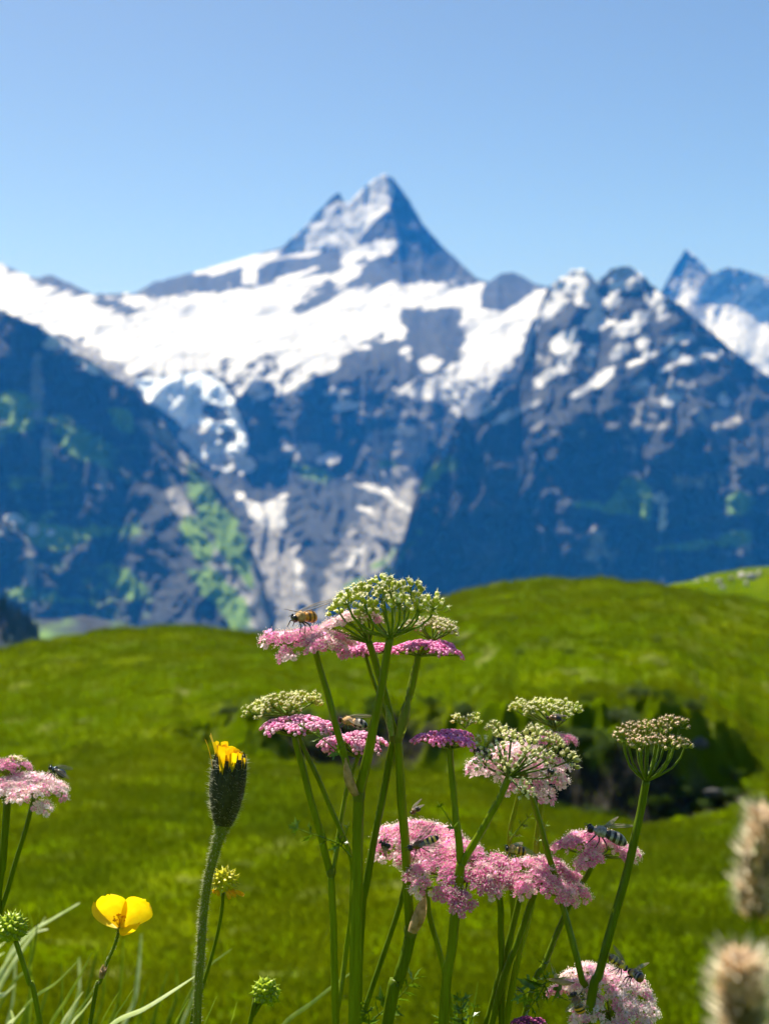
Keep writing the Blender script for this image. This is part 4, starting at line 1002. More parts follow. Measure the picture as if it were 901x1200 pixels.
# ------------------------------------------------------------------ hawkbit
def hawkbit():
    dz = -.004; base = [(236, 1110, dz), (231, 1200, dz)]
    root = plant_root('hawkbit', 'hairy hawkbit bud with a dark bristly cup and yellow florets just showing', 'wildflower', base)
    pts = [(263, 962, dz), (254, 990, dz), (244, 1030, dz), (238, 1075, dz)] + base
    P = smooth_path(to_ground(px_path(pts)), 8); k = len(P)
    wid = [PX * .5 * float(np.interp(i / (k - 1), [0, .05, .12, .3, 1], [22, 16.5, 12.5, 10.2, 9.6])) for i in range(k)]
    m = MB(); m.tube(P, wid, 14, 0, .04); m.build('stem', [M['stem_grey']], root)
    A_, B_ = at(262, 964, D0 + dz), at(270.5, 884, D0 + dz); ax = (B_ - A_).normalized(); L = (B_ - A_).length
    Fm = unit_frame(A_, ax)
    prof = [(10.6, -2), (13, 8), (16.4, 19), (18.4, 34), (19.2, 52), (18.8, 66), (17.4, 76), (15, 79)]
    m = MB(); m.lathe([(r * PX, h * PX) for r, h in prof], 20, 0, Fm); m.lathe([(15 * PX, 79 * PX), (8 * PX, 75 * PX), (.5 * PX, 74 * PX)], 20, 0, Fm)
    cup = m.build('cup', [M['bract']], root)
    def rad(h): return float(np.interp(h, [q[1] for q in prof], [q[0] for q in prof]))
    # bracts: narrow overlapping scales in rows
    bm = MB(); 
    for ring, (h0, h1, nn, lift) in enumerate(((2, 44, 11, .6), (14, 70, 13, 1.0), (30, 84, 13, 1.5))):
        for q in range(nn):
            a = 2 * math.pi * (q + .5 * ring) / nn
            vs = []; 
            for j in range(6):
                t = j / 5; h = h0 + (h1 - h0) * t; w_ = (.26 - .02 * ring) * (1 - t ** 2.2) + .01
                for sg, li in ((-1, lift * .3), (0, lift + .7), (1, lift * .3)):
                    r = (rad(min(h, 79)) + li) * PX; vs.append(Fm @ Vector((r * math.cos(a + sg * w_), r * math.sin(a + sg * w_), h * PX)))
            fs = []
            for j in range(5):
                b_ = j * 3; fs += [(b_, b_ + 1, b_ + 4, b_ + 3), (b_ + 1, b_ + 2, b_ + 5, b_ + 4)]
            b1 = MB(); b1.add(vs, fs); b1.build('bract', [M['bract']], root)
    # florets: strap-shaped, toothed tips
    g = random.Random(4)
    for q in range(30):
        a = q * 2.39996; r0 = 20 * math.sqrt((q + 1) / 30); inner = r0 < 12
        left = .5 - .5 * math.cos(a); H = (14 + 15 * left + g.uniform(-4, 4)) * (.75 if inner else 1.0); out = g.uniform(-.10, .14) + .12 * left
        vs = []
        for j in range(5):
            t = j / 4; r = r0 + out * H * t * (1 + t); h = (58 if r0 > 17.2 else 70) + (H + (10 if r0 > 17.2 else 0)) * t; w_ = (1.2 + 3.4 * min(1, t * 1.6))
            for sg in (-1, 0, 1):
                tooth = (g.uniform(-1.5, 1.5) if j == 4 else 0)
                vs.append(Fm @ (Vector((r * math.cos(a) - sg * w_ * math.sin(a), r * math.sin(a) + sg * w_ * math.cos(a), h + tooth + (0 if sg else -.4))) * PX))
        fs = []
        for j in range(4):
            b_ = j * 3; fs += [(b_, b_ + 1, b_ + 4, b_ + 3), (b_ + 1, b_ + 2, b_ + 5, b_ + 4)]
        f1 = MB(); f1.add(vs, fs); f1.build('floret', [M['yellow_deep' if inner or q % 5 == 0 else 'yellow']], root)
    # bristles
    hm = MB()
    for q in range(620):
        h = g.uniform(3, 82); a = g.uniform(0, 6.28); r = rad(min(h, 79)) * PX
        p0 = Fm @ Vector((r * math.cos(a), r * math.sin(a), h * PX)); d = (Fm.to_3x3() @ Vector((math.cos(a), math.sin(a), g.uniform(-.25, .7)))).normalized()
        spike(hm, p0, p0 + d * PX * g.uniform(4, 9.5), PX * .27, 0)
    for q in range(1300):
        i = g.randrange(0, k - 9); t = g.random(); p0 = P[i].lerp(P[i + 1], t); ax2 = (P[i + 1] - P[i]).normalized()
        u = ax2.orthogonal().normalized(); u = Quaternion(ax2, g.uniform(0, 6.28)) @ u
        p0 = p0 + u * wid[i] * .95; spike(hm, p0, p0 + (u + ax2 * g.uniform(-.5, .5)).normalized() * PX * g.uniform(2.2, 5.2), PX * .25, 0)
    o = hm.build('hair', [M['hair']], root, smooth=False); o['kind'] = 'stuff'
hawkbit()

# ------------------------------------------------------------------ buttercups
def petal(root, base, tip, w, fold, mat='yellow', name='petal', facing=(0, -1, .2), notch=.05, seed=1):
    g = random.Random(seed); ax = tip - base; L = ax.length; ax = ax.normalized()
    side = ax.cross(Vector(facing)).normalized(); nrm = side.cross(ax).normalized(); vs = []; nu, nv = 11, 12
    for j in range(nv):
        t = j / (nv - 1); ww = w * (math.sin(math.pi * min(.5, t * .62 + .04)) ** .9) * (1 if t < .66 else math.sqrt(max(0.0, 1 - ((t - .66) / .36) ** 2)))
        for i in range(nu):
            s = 2 * i / (nu - 1) - 1
            top = L * (t - (notch * (1 - abs(s)) * t ** 6) + .025 * math.sin(s * 7 + seed) * t ** 4)
            vs.append(base + ax * top + side * (s * ww) + nrm * (fold * L * (s * s * .45 * math.sin(math.pi * .5 * t) - .55 * math.sin(math.pi * t * .9)) + g.uniform(-.006, .006) * L))
    fs = [(j * nu + i, j * nu + i + 1, (j + 1) * nu + i + 1, (j + 1) * nu + i) for j in range(nv - 1) for i in range(nu - 1)]
    m = MB(); m.add(vs, fs); return m.build(name, [M[mat]], root)

def thin_stalk(root, pts, w0, w1, mat='stem_dark', hairs=0):
    S_ = smooth_path(to_ground(px_path(pts)), 6); n = len(S_); m = MB()
    rad = [PX * .5 * (w0 + (w1 - w0) * i / (n - 1)) for i in range(n)]
    m.tube(S_, rad, 10, 0, .03); o = m.build('stem', [M[mat]], root)
    if hairs:
        g = random.Random(9); h = MB()
        for q in range(hairs):
            i = g.randrange(0, n - 8); p0 = S_[i].lerp(S_[i + 1], g.random()); ax = (S_[i + 1] - S_[i]).normalized()
            u = Quaternion(ax, g.uniform(0, 6.28)) @ ax.orthogonal().normalized(); p0 = p0 + u * rad[i] * .9
            spike(h, p0, p0 + (u - ax * .6) * PX * g.uniform(1, 2.2), PX * .25, 0)
        h.build('hair', [M['hair']], root, smooth=False)['kind'] = 'stuff'
    return o

dz = -.006; base = [(118, 1150, dz), (106, 1202, dz)]
bc = plant_root('buttercup', 'glossy yellow buttercup in full flower with two rounded petals towards us', 'wildflower', base)
thin_stalk(bc, [(140, 1087, dz), (136, 1105, dz), (124, 1132, dz)] + base, 3.2, 6, 'stem_dark', 220)
B0 = at(141, 1087, D0 + dz)
def pp(x, y, d=0.0): return at(x, y, D0 + dz + d)
petal(bc, B0, pp(126, 1048, -.004), 18.5 * PX, .30, facing=(-.2, -1, .3), seed=2)
petal(bc, B0 + Vector((.001, -.001, 0)), pp(172, 1055, -.006), 18.5 * PX, .30, facing=(.3, -1, .3), seed=3)
petal(bc, B0, pp(114, 1055, .008), 15 * PX, .3, facing=(.6, -1, .3), seed=4)
petal(bc, B0, pp(144, 1071, .017), 15 * PX, .3, facing=(0, -1, -.3), seed=5)
petal(bc, B0, pp(160, 1088, -.012), 13 * PX, .25, facing=(0, -.6, 1), seed=6)
sm = MB(); g = random.Random(3)
for q in range(34):
    a = g.uniform(0, 6.28); e = g.uniform(.5, 1.5); d = Vector((math.cos(a) * math.cos(e), math.sin(a) * math.cos(e), math.sin(e))); tip = B0 + Vector((0, 0, .002)) + d * PX * 11
    spike(sm, B0, tip, PX * .4, 0); octa(sm, tip, PX * 1.2, 0)
sm.build('stamens', [M['yellow_deep']], bc)
nm_ = MB(); nm_.lathe([(2.2 * PX, -8 * PX), (3.6 * PX, -4 * PX), (4.2 * PX, 2 * PX), (3.0 * PX, 8 * PX)], 10, 0, unit_frame(at(121, 1139, D0 + dz), at(124, 1130, D0 + dz) - at(119, 1146, D0 + dz))); nm_.build('node', [M['sheath']], bc)
for q, (x, y) in enumerate(((127, 1133), (117, 1136))):
    m = MB(); spike(m, at(121, 1141, D0 + dz - .001), at(x, y, D0 + dz - .003), PX * 1.6, 0); m.build('bract', [M['sheath']], bc)

def achene_head(root, c, r, mat, n=46, hook=.5, seed=1, up=(0, 0, 1)):
    g = random.Random(seed); core = MB(); core.lathe([(.05 * r, -.8 * r), (.6 * r, -.45 * r), (.72 * r, 0), (.55 * r, .5 * r), (.05 * r, .78 * r)], 10, 0, unit_frame(c, up))
    core.build('receptacle', [M['achene']], root)
    am = MB(); am.lathe([(.03, 0), (.22, .12), (.27, .28), (.19, .43), (.07, .5), (.03, .52 + hook * .22)], 8)
    spike(am, (0, 0, .5), (.12 * hook, 0, .62 + hook * .3), .05, 0)
    me = am.mesh('achene', [M[mat]])
    q0 = Vector((0, 0, 1)).rotation_difference(Vector(up))
    for i in range(n):
        z = 1 - 1.72 * (i + .5) / n; a = i * 2.39996; s = math.sqrt(max(0, 1 - z * z))
        d = q0 @ Vector((s * math.cos(a), s * math.sin(a), z)); p = c + d * r * .5
        u = bpy.data.objects.new('achene', me); u.location = p - world_loc(root); u.rotation_mode = 'QUATERNION'
        u.rotation_quaternion = Vector((0, 0, 1)).rotation_difference((d + Vector((0, 0, .25))).normalized()) @ Quaternion((0, 0, 1), g.uniform(0, 6.28))
        k_ = r * g.uniform(.85, 1.1); u.scale = (k_, k_, k_); link(u, root)

dz = .004; base = [(250, 1115, dz), (232, 1175, dz), (222, 1210, dz)]
r_ = plant_root('buttercup', 'spent buttercup beside the hawkbit stalk, green head with withered yellow petals hanging', 'wildflower', base)
thin_stalk(r_, [(262, 1046, dz), (259, 1075, dz)] + base, 4.2, 5)
achene_head(r_, at(263, 1033, D0 + dz), 15 * PX, 'achene_yellow', 50, .9, 2)
for q, (x, y, xb) in enumerate(((287, 1049, 268), (277, 1051, 266), (270, 1054, 265), (249, 1046, 258), (255, 1050, 259))):
    petal(r_, at(xb, 1042, D0 + dz - .002), at(x, y, D0 + dz - .004), 2.6 * PX, .3, 'yellow_deep', seed=q)
dz = .002; base = [(297, 1190, dz), (292, 1204, dz)]
r_ = plant_root('buttercup', 'small round green buttercup seed head low between hawkbit and umbel stalks', 'wildflower', base)
thin_stalk(r_, [(306, 1175, dz)] + base, 5.5, 6); achene_head(r_, at(312, 1163, D0 + dz), 17 * PX, 'achene', 44, .35, 5, (.4, -.1, 1))
dz = -.004; base = [(34, 1150, dz), (48, 1202, dz)]
r_ = plant_root('buttercup', 'bright green bristly seed head at the far left edge', 'wildflower', base)
thin_stalk(r_, [(19, 1103, dz), (24, 1118, dz)] + base, 6, 7, 'stem'); achene_head(r_, at(14, 1089, D0 + dz), 19 * PX, 'achene', 54, .6, 7, (-.2, 0, 1))

# ------------------------------------------------------------------ insects
def wing_material(name, tint, dens):
    m, nt, out = new_mat(name)
    tr = N(nt, 'ShaderNodeBsdfTransparent'); tr.inputs[0].default_value = (*tint, 1)
    gl = N(nt, 'ShaderNodeBsdfPrincipled', i_Roughness=.22); gl.inputs['Base Color'].default_value = (.55, .50, .42, 1)
    nz = N(nt, 'ShaderNodeTexNoise', i_Scale=900.0); geo = N(nt, 'ShaderNodeNewGeometry'); nt.links.new(geo.outputs['Position'], nz.inputs['Vector'])
    ms = N(nt, 'ShaderNodeMixShader'); nt.links.new(math_n(nt, 'MULTIPLY_ADD', nz.outputs[0], .25, dens - .12), ms.inputs[0])
    nt.links.new(tr.outputs[0], ms.inputs[1]); nt.links.new(gl.outputs[0], ms.inputs[2]); nt.links.new(ms.outputs[0], out.inputs[0]); return m
M['wing'] = wing_material('wing_membrane', (.96, .94, .90), .26)
M['wing_dark'] = wing_material('wing_membrane_smoky', (.6, .55, .5), .5)
M['vein'] = plain('wing_vein', (.16, .10, .05), (.10, .06, .03), .4, 800)
M['ins_black'] = plain('chitin_black', (.008, .008, .009), (.02, .02, .02), .28, 900)
M['ins_blue'] = plain('chitin_blue_black', (.008, .016, .022), (.02, .045, .06), .18, 900, .4)
M['ins_brown'] = plain('chitin_brown', (.10, .045, .012), (.20, .09, .02), .4, 900)
M['ins_amber'] = plain('chitin_amber', (.55, .24, .03), (.72, .36, .05), .35, 900)
M['ins_yellow'] = plain('chitin_yellow', (.72, .46, .05), (.80, .58, .12), .35, 900)
M['ins_grey'] = plain('chitin_grey_bloom', (.16, .15, .14), (.42, .40, .36), .5, 700)
M['ins_fur'] = plain('fur_tawny', (.36, .22, .08), (.55, .36, .15), .8, 900)
M['eye'] = plain('insect_eye', (.035, .012, .008), (.05, .02, .01), .12, 900)
M['eye_black'] = plain('insect_eye_black', (.006, .006, .007), None, .10, 900)

def insect(name, label, head, tail, depth, width, bands, up=(0, -.25, 1), wings=(), eye='eye', thorax='ins_fur', fur=0, arch=.06, legs=True, cat='insect', leg_mat='ins_black', wing='wing', dtail=None, slim=1.0, lift=0.0):
    """head, tail: photo pixels of the two ends of the body; bands: abdomen colours from waist to tip"""
    d = D0 + depth; Hd, Tl = at(head[0], head[1], d), at(tail[0], tail[1], D0 + (depth if dtail is None else dtail))
    ax = (Hd - Tl); L = ax.length; X_ = ax.normalized(); Z_ = Vector(up); Z_ = (Z_ - X_ * Z_.dot(X_)).normalized(); Y_ = Z_.cross(X_)
    W = width * PX * .5; c = (Hd + Tl) / 2
    root = empty(name, c); tag(root, label, cat)
    def Wd(x, y, z): return c + X_ * (x * L) + Y_ * (y * W) + Z_ * (z * W)
    mats = ['ins_black', thorax] + sorted(set(bands)); ix = {m_: i for i, m_ in enumerate(mats)}
    prof = [(.5, .05, 0, leg_mat if leg_mat in ix else 'ins_black'), (.485, .42, -.05, 'ins_black'), (.43, .62, -.05, 'ins_black'), (.37, .58, -.02, 'ins_black'), (.335, .26, 0, thorax), (.30, .52, .02, thorax), (.24, .80, .12, thorax), (.15, .90, .16, thorax), (.07, .76, .10, thorax), (.02, .46, .02, bands[0])]
    nb = len(bands); 
    for i in range(nb * 3 + 1):
        t = i / (nb * 3); r = (.52 + .48 * math.sin(math.pi * min(1, .12 + t * .62) )) * slim
        r = r * math.sqrt(max(0, 1 - max(0, (t - .45) / .56) ** 2.2)); r *= 1 - .05 * (i % 3 == 0)
        prof.append((.0 - .5 * t, max(r, .03), -arch * 10 * t * t * .5 + .04, bands[min(i // 3, nb - 1)]))
    m = MB(); seg = 14; vs = []
    for x, r, zo, mt in prof:
        for k in range(seg):
            a = 2 * math.pi * k / seg; vs.append(Wd(x, r * math.cos(a), zo + r * .86 * math.sin(a)))
    n = len(prof)
    for i in range(n - 1):
        pass
    fs = [(i * seg + k, i * seg + (k + 1) % seg, (i + 1) * seg + (k + 1) % seg, (i + 1) * seg + k) for i in range(n - 1) for k in range(seg)]
    m.add(vs, fs); m.add([vs[k] for k in range(seg)], [tuple(range(seg))]); m.add([vs[(n - 1) * seg + k] for k in range(seg)], [tuple(range(seg))[::-1]])
    for i in range(n - 1):
        for k in range(seg): m.m[i * seg + k] = ix[prof[i + 1][3]] if prof[i + 1][3] in ix else 0
    m.build('body', [M[q] for q in mats], root)
    g = random.Random(int(head[0] * 3 + head[1]))
    for sg in (-1, 1):
        e = MB(); cc = Wd(.445, sg * .36, .12); e.lathe([(.02, -1), (.6, -.8), (.95, -.3), (1, .1), (.8, .6), (.02, 1)], 12, 0)
        q = Matrix((X_ * L * .062, Y_ * W * .34, Z_ * W * .46)).transposed()
        e.v = [tuple(cc + q @ Vector(v)) for v in e.v]; e.build('eye', [M[eye]], root)
        a_ = MB(); a_.tube([Wd(.49, sg * .12, .2), Wd(.53, sg * .25, .42), Wd(.59, sg * .4, .25)], [W * .05, W * .045, W * .06], 5); a_.build('antenna', [M['ins_black']], root)
        if legs:
            for j, (x0, x1, x2) in enumerate(((.27, .36, .42), (.19, .18, .20), (.11, .0, -.08))):
                l = MB(); l.tube([Wd(x0, sg * .4, -.45), Wd((x0 + x1) / 2, sg * 1.0, -.55), Wd(x1, sg * 1.35, -.75), Wd(x2, sg * 1.5, -1.5), Wd(x2 + .03, sg * 1.55, -1.75)], [W * .12, W * .12, W * .09, W * .06, W * .04], 5); l.build('leg', [M[leg_mat]], root)
    if fur:
        f = MB()
        for q in range(fur):
            x = g.uniform(.03, .33); a = g.uniform(0, 6.28); r = .8 if .1 < x < .28 else .55; p0 = Wd(x, r * math.cos(a), .1 + r * .86 * math.sin(a)); dd = (Y_ * math.cos(a) + Z_ * math.sin(a) + X_ * g.uniform(-.4, .4)).normalized()
            spike(f, p0, p0 + dd * W * g.uniform(.15, .34), W * .03, 0)
        f.build('fur', [M['ins_fur' if thorax != 'ins_grey' else 'ins_grey']], root, smooth=False)['kind'] = 'stuff'
    for wi, (tx, ty, wd, wdz) in enumerate(wings):
        sg = 1 if wi % 2 else -1; b0 = Wd(.17, sg * .45, .75); T = at(tx, ty, d + wdz); wa = T - b0; wl = wa.length; wa.normalize()
        hz = wa.cross(Z_ + X_ * .2 + Vector((0, -.6, 0))).normalized(); wn_ = hz.cross(wa); mm = MB(); K = 12; vs = []
        for i in range(K + 1):
            t = i / K; ww = wd * PX * (math.sin(math.pi * min(1, t ** .8 * .94 + .04)) ** .8); vs += [b0 + wa * wl * t + hz * ww * .42, b0 + wa * wl * t + wn_ * ww * .05, b0 + wa * wl * t - hz * ww * .58]
        fs = []
        for i in range(K):
            q = i * 3; fs += [(q, q + 1, q + 4, q + 3), (q + 1, q + 2, q + 5, q + 4)]
        mm.add(vs, fs, 0); vr = PX * .28
        mm.tube([vs[i * 3] for i in range(K + 1)], vr * 1.3, 4, 1); mm.tube([vs[i * 3 + 1] for i in range(0, K)], vr, 4, 1)
        mm.tube([vs[3 * 2 + 1]] + [vs[i * 3 + 1].lerp(vs[i * 3 + 2], .3 + .05 * i) for i in range(4, 11)], vr * .8, 4, 1); mm.tube([vs[1], vs[3 * 4 + 1].lerp(vs[3 * 4 + 2], .6), vs[3 * 7 + 2]], vr * .8, 4, 1)
        mm.build('wing', [M[wing], M['vein']], root)
    return root

A, K_, Y_c, G_, B_c, BR = 'ins_amber', 'ins_black', 'ins_yellow', 'ins_grey', 'ins_blue', 'ins_brown'
insect('bee', 'amber brown bee with spread wings on top of the upper left pink umbel', (343, 725), (371, 721), -.016, 17, [A, BR, A, BR, A, K_], wings=((397, 701, 8, .012), (334, 714, 6, -.02)), fur=160, eye='eye_black', cat='bee', dtail=-.008, leg_mat='ins_black', slim=1.05)
insect('hoverfly', 'wasp striped hoverfly with raised wings on the left of the broad rose umbel', (478, 995), (514, 981), -.034, 11, [K_, Y_c, K_, Y_c, K_, Y_c, K_], wings=((512, 961, 9, .004), (520, 992, 8, -.006)), thorax='ins_brown', eye='eye', up=(-.2, -.8, .8), arch=.02, slim=.86)
insect('bee', 'golden bee with pale folded wings in the middle of the low pink cluster', (592, 994), (617, 998), -.018, 12, [Y_c, BR, A, K_, A], wings=((630, 1003, 7, 0.0), (612, 987, 8, .012)), fur=140, eye='eye_black', up=(0, -.5, 1), cat='bee')
insect('hoverfly', 'grey banded hoverfly with wings held out on the separate right hand umbel', (688, 970), (735, 986), -.006, 17, [K_, G_, K_, G_, K_, G_, K_], wings=((746, 968, 6, .004), (724, 957, 5, .014)), thorax='ins_grey', fur=120, eye='eye_black', arch=.09)
insect('hoverfly', 'brown and grey hoverfly behind the front stalks on the middle left umbel', (396, 843), (431, 850), .004, 14, [A, K_, G_, K_, G_, K_], wings=((440, 839, 6, .006), (424, 851, 7, -.006)), fur=100, eye='eye', arch=.05)
insect('fly', 'black fly tucked under the left side of the cream dome', (576, 888), (555, 878), -.014, 12, [K_, K_, K_, K_], wings=((556, 886, 7, -.004), (560, 874, 7, .006)), thorax='ins_black', eye='eye_black', up=(0, -.6, 1), wing='wing_dark', cat='fly')
insect('fly', 'shiny blue black fly on the pale umbel at the left edge', (58, 899), (78, 909), .030, 11, [B_c, B_c, K_, B_c], wings=((86, 901, 6, .006), (82, 913, 6, -.004)), thorax='ins_blue', eye='eye_black', up=(.2, -.5, 1), cat='fly', slim=1.05)
insect('hoverfly', 'yellow and black hoverfly at the top of the lowest pale umbel', (734, 1136), (714, 1120), -.014, 12, [BR, Y_c, K_, Y_c, BR], wings=((712, 1117, 6, -.004), (718, 1107, 6, .008)), thorax='ins_yellow', fur=80, up=(.3, -.4, 1))
insect('bee', 'dark bee with pale rings seen end on at the upper right of the lowest umbel', (737, 1138), (753, 1147), -.012, 14, [G_, K_, G_, K_, BR], wings=((760, 1128, 5, .006), (752, 1138, 5, -.004)), fur=60, eye='eye_black', up=(.3, -.2, 1), dtail=-.018, cat='bee')
insect('bee', 'orange striped bee hanging head up on the left side of the lowest umbel', (671, 1163), (682, 1189), -.034, 13, [BR, K_, A, K_, A, K_], wings=((662, 1186, 7, -.004), (690, 1180, 6, -.002)), fur=80, eye='eye_black', up=(-.35, -1, .1), cat='bee', thorax='ins_brown')
insect('fly', 'tiny brown fly on the top edge of the back pink umbel', (481, 953), (492, 946), .012, 8, [BR, K_, K_], wings=((494, 936, 4, .002), (497, 943, 4, 0)), thorax='ins_brown', cat='fly', wing='wing_dark')
insect('fly', 'dark fly hanging beneath the left end of the back pink umbel', (445, 986), (457, 994), .0, 9, [K_, K_, K_], wings=((453, 1006, 5, 0), (459, 999, 5, -.002)), thorax='ins_black', eye='eye_black', up=(-.3, -.6, -.8), cat='fly', wing='wing_dark')
insect('fly', 'small dark brown fly under the flat cream umbel at the top right of the group', (640, 841), (658, 842), .004, 8, [BR, K_, K_], wings=((664, 839, 4, 0), (662, 845, 4, 0)), thorax='ins_brown', cat='fly', wing='wing_dark')
insect('beetle', 'tiny black beetle at the lower right of the fluffy pale umbel', (641, 902), (649, 906), -.03, 7, [K_, K_, K_], thorax='ins_black', eye='eye_black', up=(0, -1, .4), cat='beetle')

# ------------------------------------------------------------------ grass seed heads close to the lens
def spike_head(label, pts, dist, w, seed):
    """pts: axis of the spike, tip first (photo pixels)"""
    g = random.Random(seed); px = dist / FPX
    P = smooth_path([at(x, y, dist) for x, y in pts], 8)
    end = pts[-1]; gnd = at(end[0] - 6, end[1] + 160, dist); gnd2 = Vector((gnd.x, gnd.y + .03, mz(gnd.x, gnd.y + .03)))
    root = empty('grass_spike', gnd2); tag(root, label, 'grass')
    m = MB(); m.tube(smooth_path([P[-1], gnd, gnd2], 5), px * 4, 8); m.build('stem', [M['stem']], root)
    m = MB(); m.tube(P, [w * px * .28 * (.5 + .5 * math.sin(math.pi * min(1, .15 + i / len(P)))) for i in range(len(P))], 8); core = m.build('axis', [M['spike_dark']], root)
    sp = MB(); sp.lathe([(.03, 0), (.2, .2), (.24, .5), (.12, .9), (.02, 1.15)], 6); sp.add([(0, .05, .9), (0, -.05, .9), (.05, 0, 1.9)], [(0, 1, 2)], 1)
    for sg in (-1, 1): sp.add([(.05 * sg, .05, .8), (.05 * sg, -.05, .8), (.16 * sg, 0, 2.0)], [(0, 1, 2)], 1)
    MS = [sp.mesh('spikelet', [M[k], M['awn']]) for k in ('spike', 'spike_dark', 'spike')]
    n = 190
    for i in range(n):
        t = (i + .5) / n; f = t * (len(P) - 1); j = min(int(f), len(P) - 2); p = P[j].lerp(P[j + 1], f - j); ax = (P[j] - P[j + 1]).normalized()
        a = i * 2.39996; u = ax.orthogonal().normalized(); u = Quaternion(ax, a) @ u
        r = w * px * .5 * (.42 + .5 * math.sin(math.pi * min(1, .15 + t * .9))) ; d = (u + ax * .75).normalized()
        o = bpy.data.objects.new('spikelet', MS[0 if t < .42 else g.choice((1, 1, 2))]); o.location = p + u * r * .35 - gnd2; o.rotation_mode = 'QUATERNION'
        o.rotation_quaternion = Vector((0, 0, 1)).rotation_difference(d) @ Quaternion((0, 0, 1), g.uniform(0, 6.28)); k_ = w * px * .42 * g.uniform(.8, 1.15); o.scale = (k_, k_, k_); link(o, root)
spike_head('tan fluffy grass spike, out of focus, bending off the right edge', [(900, 958), (896, 985), (889, 1012), (884, 1045), (884, 1078)], .285, 46, 3)
spike_head('tan fluffy grass spike, out of focus, rising from the bottom edge at the right', [(868, 1130), (868, 1165), (869, 1210), (870, 1250)], .265, 56, 4)

# ------------------------------------------------------------------ grass blades
def blade(root, pts, depth, w, mat, dd=.02, face=None):
    P = smooth_path([at(x, y, depth + dd * i) for i, (x, y) in enumerate(pts)], 6); n = len(P); vs = []; s_ = depth / FPX
    fc = Vector(face) if face else Vector((.3, -.8, .5))
    for i, p in enumerate(P):
        t = (P[min(i + 1, n - 1)] - P[max(i - 1, 0)]).normalized(); sd = t.cross(fc).normalized(); nn = sd.cross(t)
        f = i / (n - 1); ww = w * .5 * s_ * min(1, 1.15 * (f + .03) ** .5)
        vs += [p + sd * ww, p + nn * ww * .35, p - sd * ww]
    fs = []
    for i in range(n - 1):
        q = i * 3; fs += [(q, q + 1, q + 4, q + 3), (q + 1, q + 2, q + 5, q + 4)]
    m = MB(); m.add(vs, fs); return m.build('blade', [M[mat]], root)
def tuft(label, depth, blades, x0):
    gx = (x0 - 450.5) / FPX * depth; root = empty('grass_tuft', (gx, depth + .05, mz(gx, depth + .05))); tag(root, label, 'grass')
    for b_ in blades:
        pts, w, mat = b_[:3]; e = pts[-1]; pr = pts[-2]; ex = (e[0] + (e[0] - pr[0]) * .9, e[1] + max((e[1] - pr[1]) * .9, 60)); ex2 = (ex[0] * .6 + x0 * .4, ex[1] + 160)
        blade(root, list(pts) + [ex, ex2], depth + (b_[3] if len(b_) > 3 else 0), w, mat, .012, face=(-.25, -.55, .8))
tuft('backlit silvery grass blades leaning right, out of focus, behind the left seed head', 1.25, [
    ([(94, 1058), (62, 1077), (38, 1092), (10, 1125)], 9, 'blade_sheen_tint'), ([(54, 1074), (44, 1090), (30, 1108), (4, 1150)], 12, 'blade_sheen_tint', .05), ([(48, 1060), (44, 1085), (36, 1130), (16, 1152), (-4, 1190)], 8, 'blade'),
    ([(57, 1089), (44, 1092), (20, 1104)], 7, 'blade_sheen_tint', .1), ([(18, 1154), (6, 1165), (-10, 1175)], 10, 'blade_sheen_tint', .02), ([(31, 1062), (38, 1085), (36, 1130)], 9, 'blade', .08), ([(8, 1102), (2, 1108), (-8, 1118)], 9, 'blade_sheen_tint', .05), ([(6, 1116), (0, 1120), (-8, 1125)], 8, 'blade_sheen_tint', .02)], -40)
tuft('green and yellowish grass blades, out of focus, left of the open buttercup', 1.0, [
    ([(92, 1126), (66, 1152), (42, 1168), (20, 1195)], 8, 'blade'), ([(108, 1116), (95, 1142), (78, 1172), (58, 1206)], 12, 'blade'), ([(73, 1126), (73, 1155), (74, 1190)], 7, 'blade', .05), ([(98, 1162), (84, 1182), (70, 1208)], 11, 'blade_sheen_tint', -.02),
    ([(116, 1150), (100, 1175), (78, 1208)], 11, 'blade', -.04), ([(113, 1164), (98, 1184), (82, 1206)], 9, 'blade_sheen_tint', -.06), ([(30, 1181), (18, 1194), (6, 1208)], 10, 'blade_sheen_tint'), ([(13, 1184), (16, 1195), (16, 1208)], 9, 'blade_sheen_tint', .04)], 40)
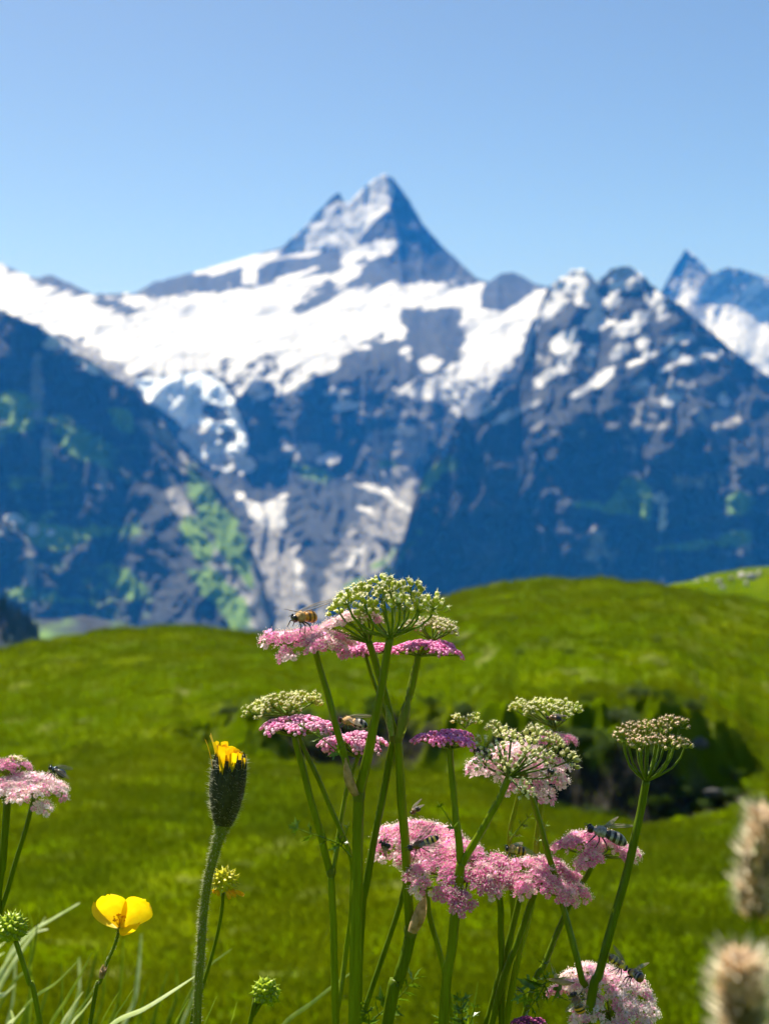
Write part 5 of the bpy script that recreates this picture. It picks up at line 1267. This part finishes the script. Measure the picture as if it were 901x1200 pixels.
tuft('soft green grass blades far out of focus in the lower left corner', 1.8, [
    ([(20 + 17 * q + (q * 37) % 11, 1090 + (q * 53) % 60), (16 + 17 * q + (q * 29) % 9, 1168), (8 + 17 * q, 1206)], 8 + q % 3 * 2, 'blade' if q % 4 else 'blade_sheen_tint', .03 * (q % 5)) for q in range(13)], 30)
tuft('single long backlit white grass blade slanting up to the hawkbit stalk', .80, [([(229, 1144), (205, 1160), (170, 1182), (128, 1204)], 9.5, 'blade_sheen_tint')], 60)
tuft('short green grass blades at the bottom edge around the hawkbit stalk', .86, [([(158, 1157), (147, 1174), (130, 1204)], 8, 'blade'), ([(254, 1168), (247, 1185), (238, 1208)], 9, 'blade'), ([(222, 1170), (212, 1188), (204, 1208)], 10, 'blade', .02), ([(278, 1174), (274, 1190), (270, 1208)], 8, 'blade', .03),
    ([(272, 1112), (258, 1122), (246, 1132), (225, 1160)], 7, 'blade', .12), ([(140, 1162), (128, 1182), (118, 1206)], 8, 'blade', .05)], 190)
tuft('pale green grass blade slanting between the left umbel stalk and the front stalk', .95, [([(416, 1137), (395, 1152), (365, 1176), (330, 1204)], 9, 'blade')], 270)
tuft('thin grass blades low at the right of the frosty leaves', .9, [([(548, 1178), (548, 1195), (548, 1210)], 3, 'blade'), ([(560, 1150), (556, 1175), (552, 1206)], 5, 'blade', .2)], 548)

# ------------------------------------------------------------------ haze between here and the peaks
hz = MB(); x0, y0, z0, x1, y1, z1 = -14200, -14200, -781, 14200, 14200, 2050
hz.add([(x0, y0, z0), (x1, y0, z0), (x1, y1, z0), (x0, y1, z0), (x0, y0, z1), (x1, y0, z1), (x1, y1, z1), (x0, y1, z1)], [(0, 3, 2, 1), (4, 5, 6, 7), (0, 1, 5, 4), (1, 2, 6, 5), (2, 3, 7, 6), (3, 0, 4, 7)])
m, nt, out = new_mat('haze')
pv = N(nt, 'ShaderNodeVolumePrincipled'); pv.inputs['Color'].default_value = (0.025, 0.28, 1.0, 1); pv.inputs['Absorption Color'].default_value = (1, 1, 1, 1); pv.inputs['Density'].default_value = 0.000043; pv.inputs['Anisotropy'].default_value = 0.0
nt.links.new(pv.outputs[0], out.inputs['Volume'])
tag(hz.build('haze', [m], smooth=False), kind='stuff')
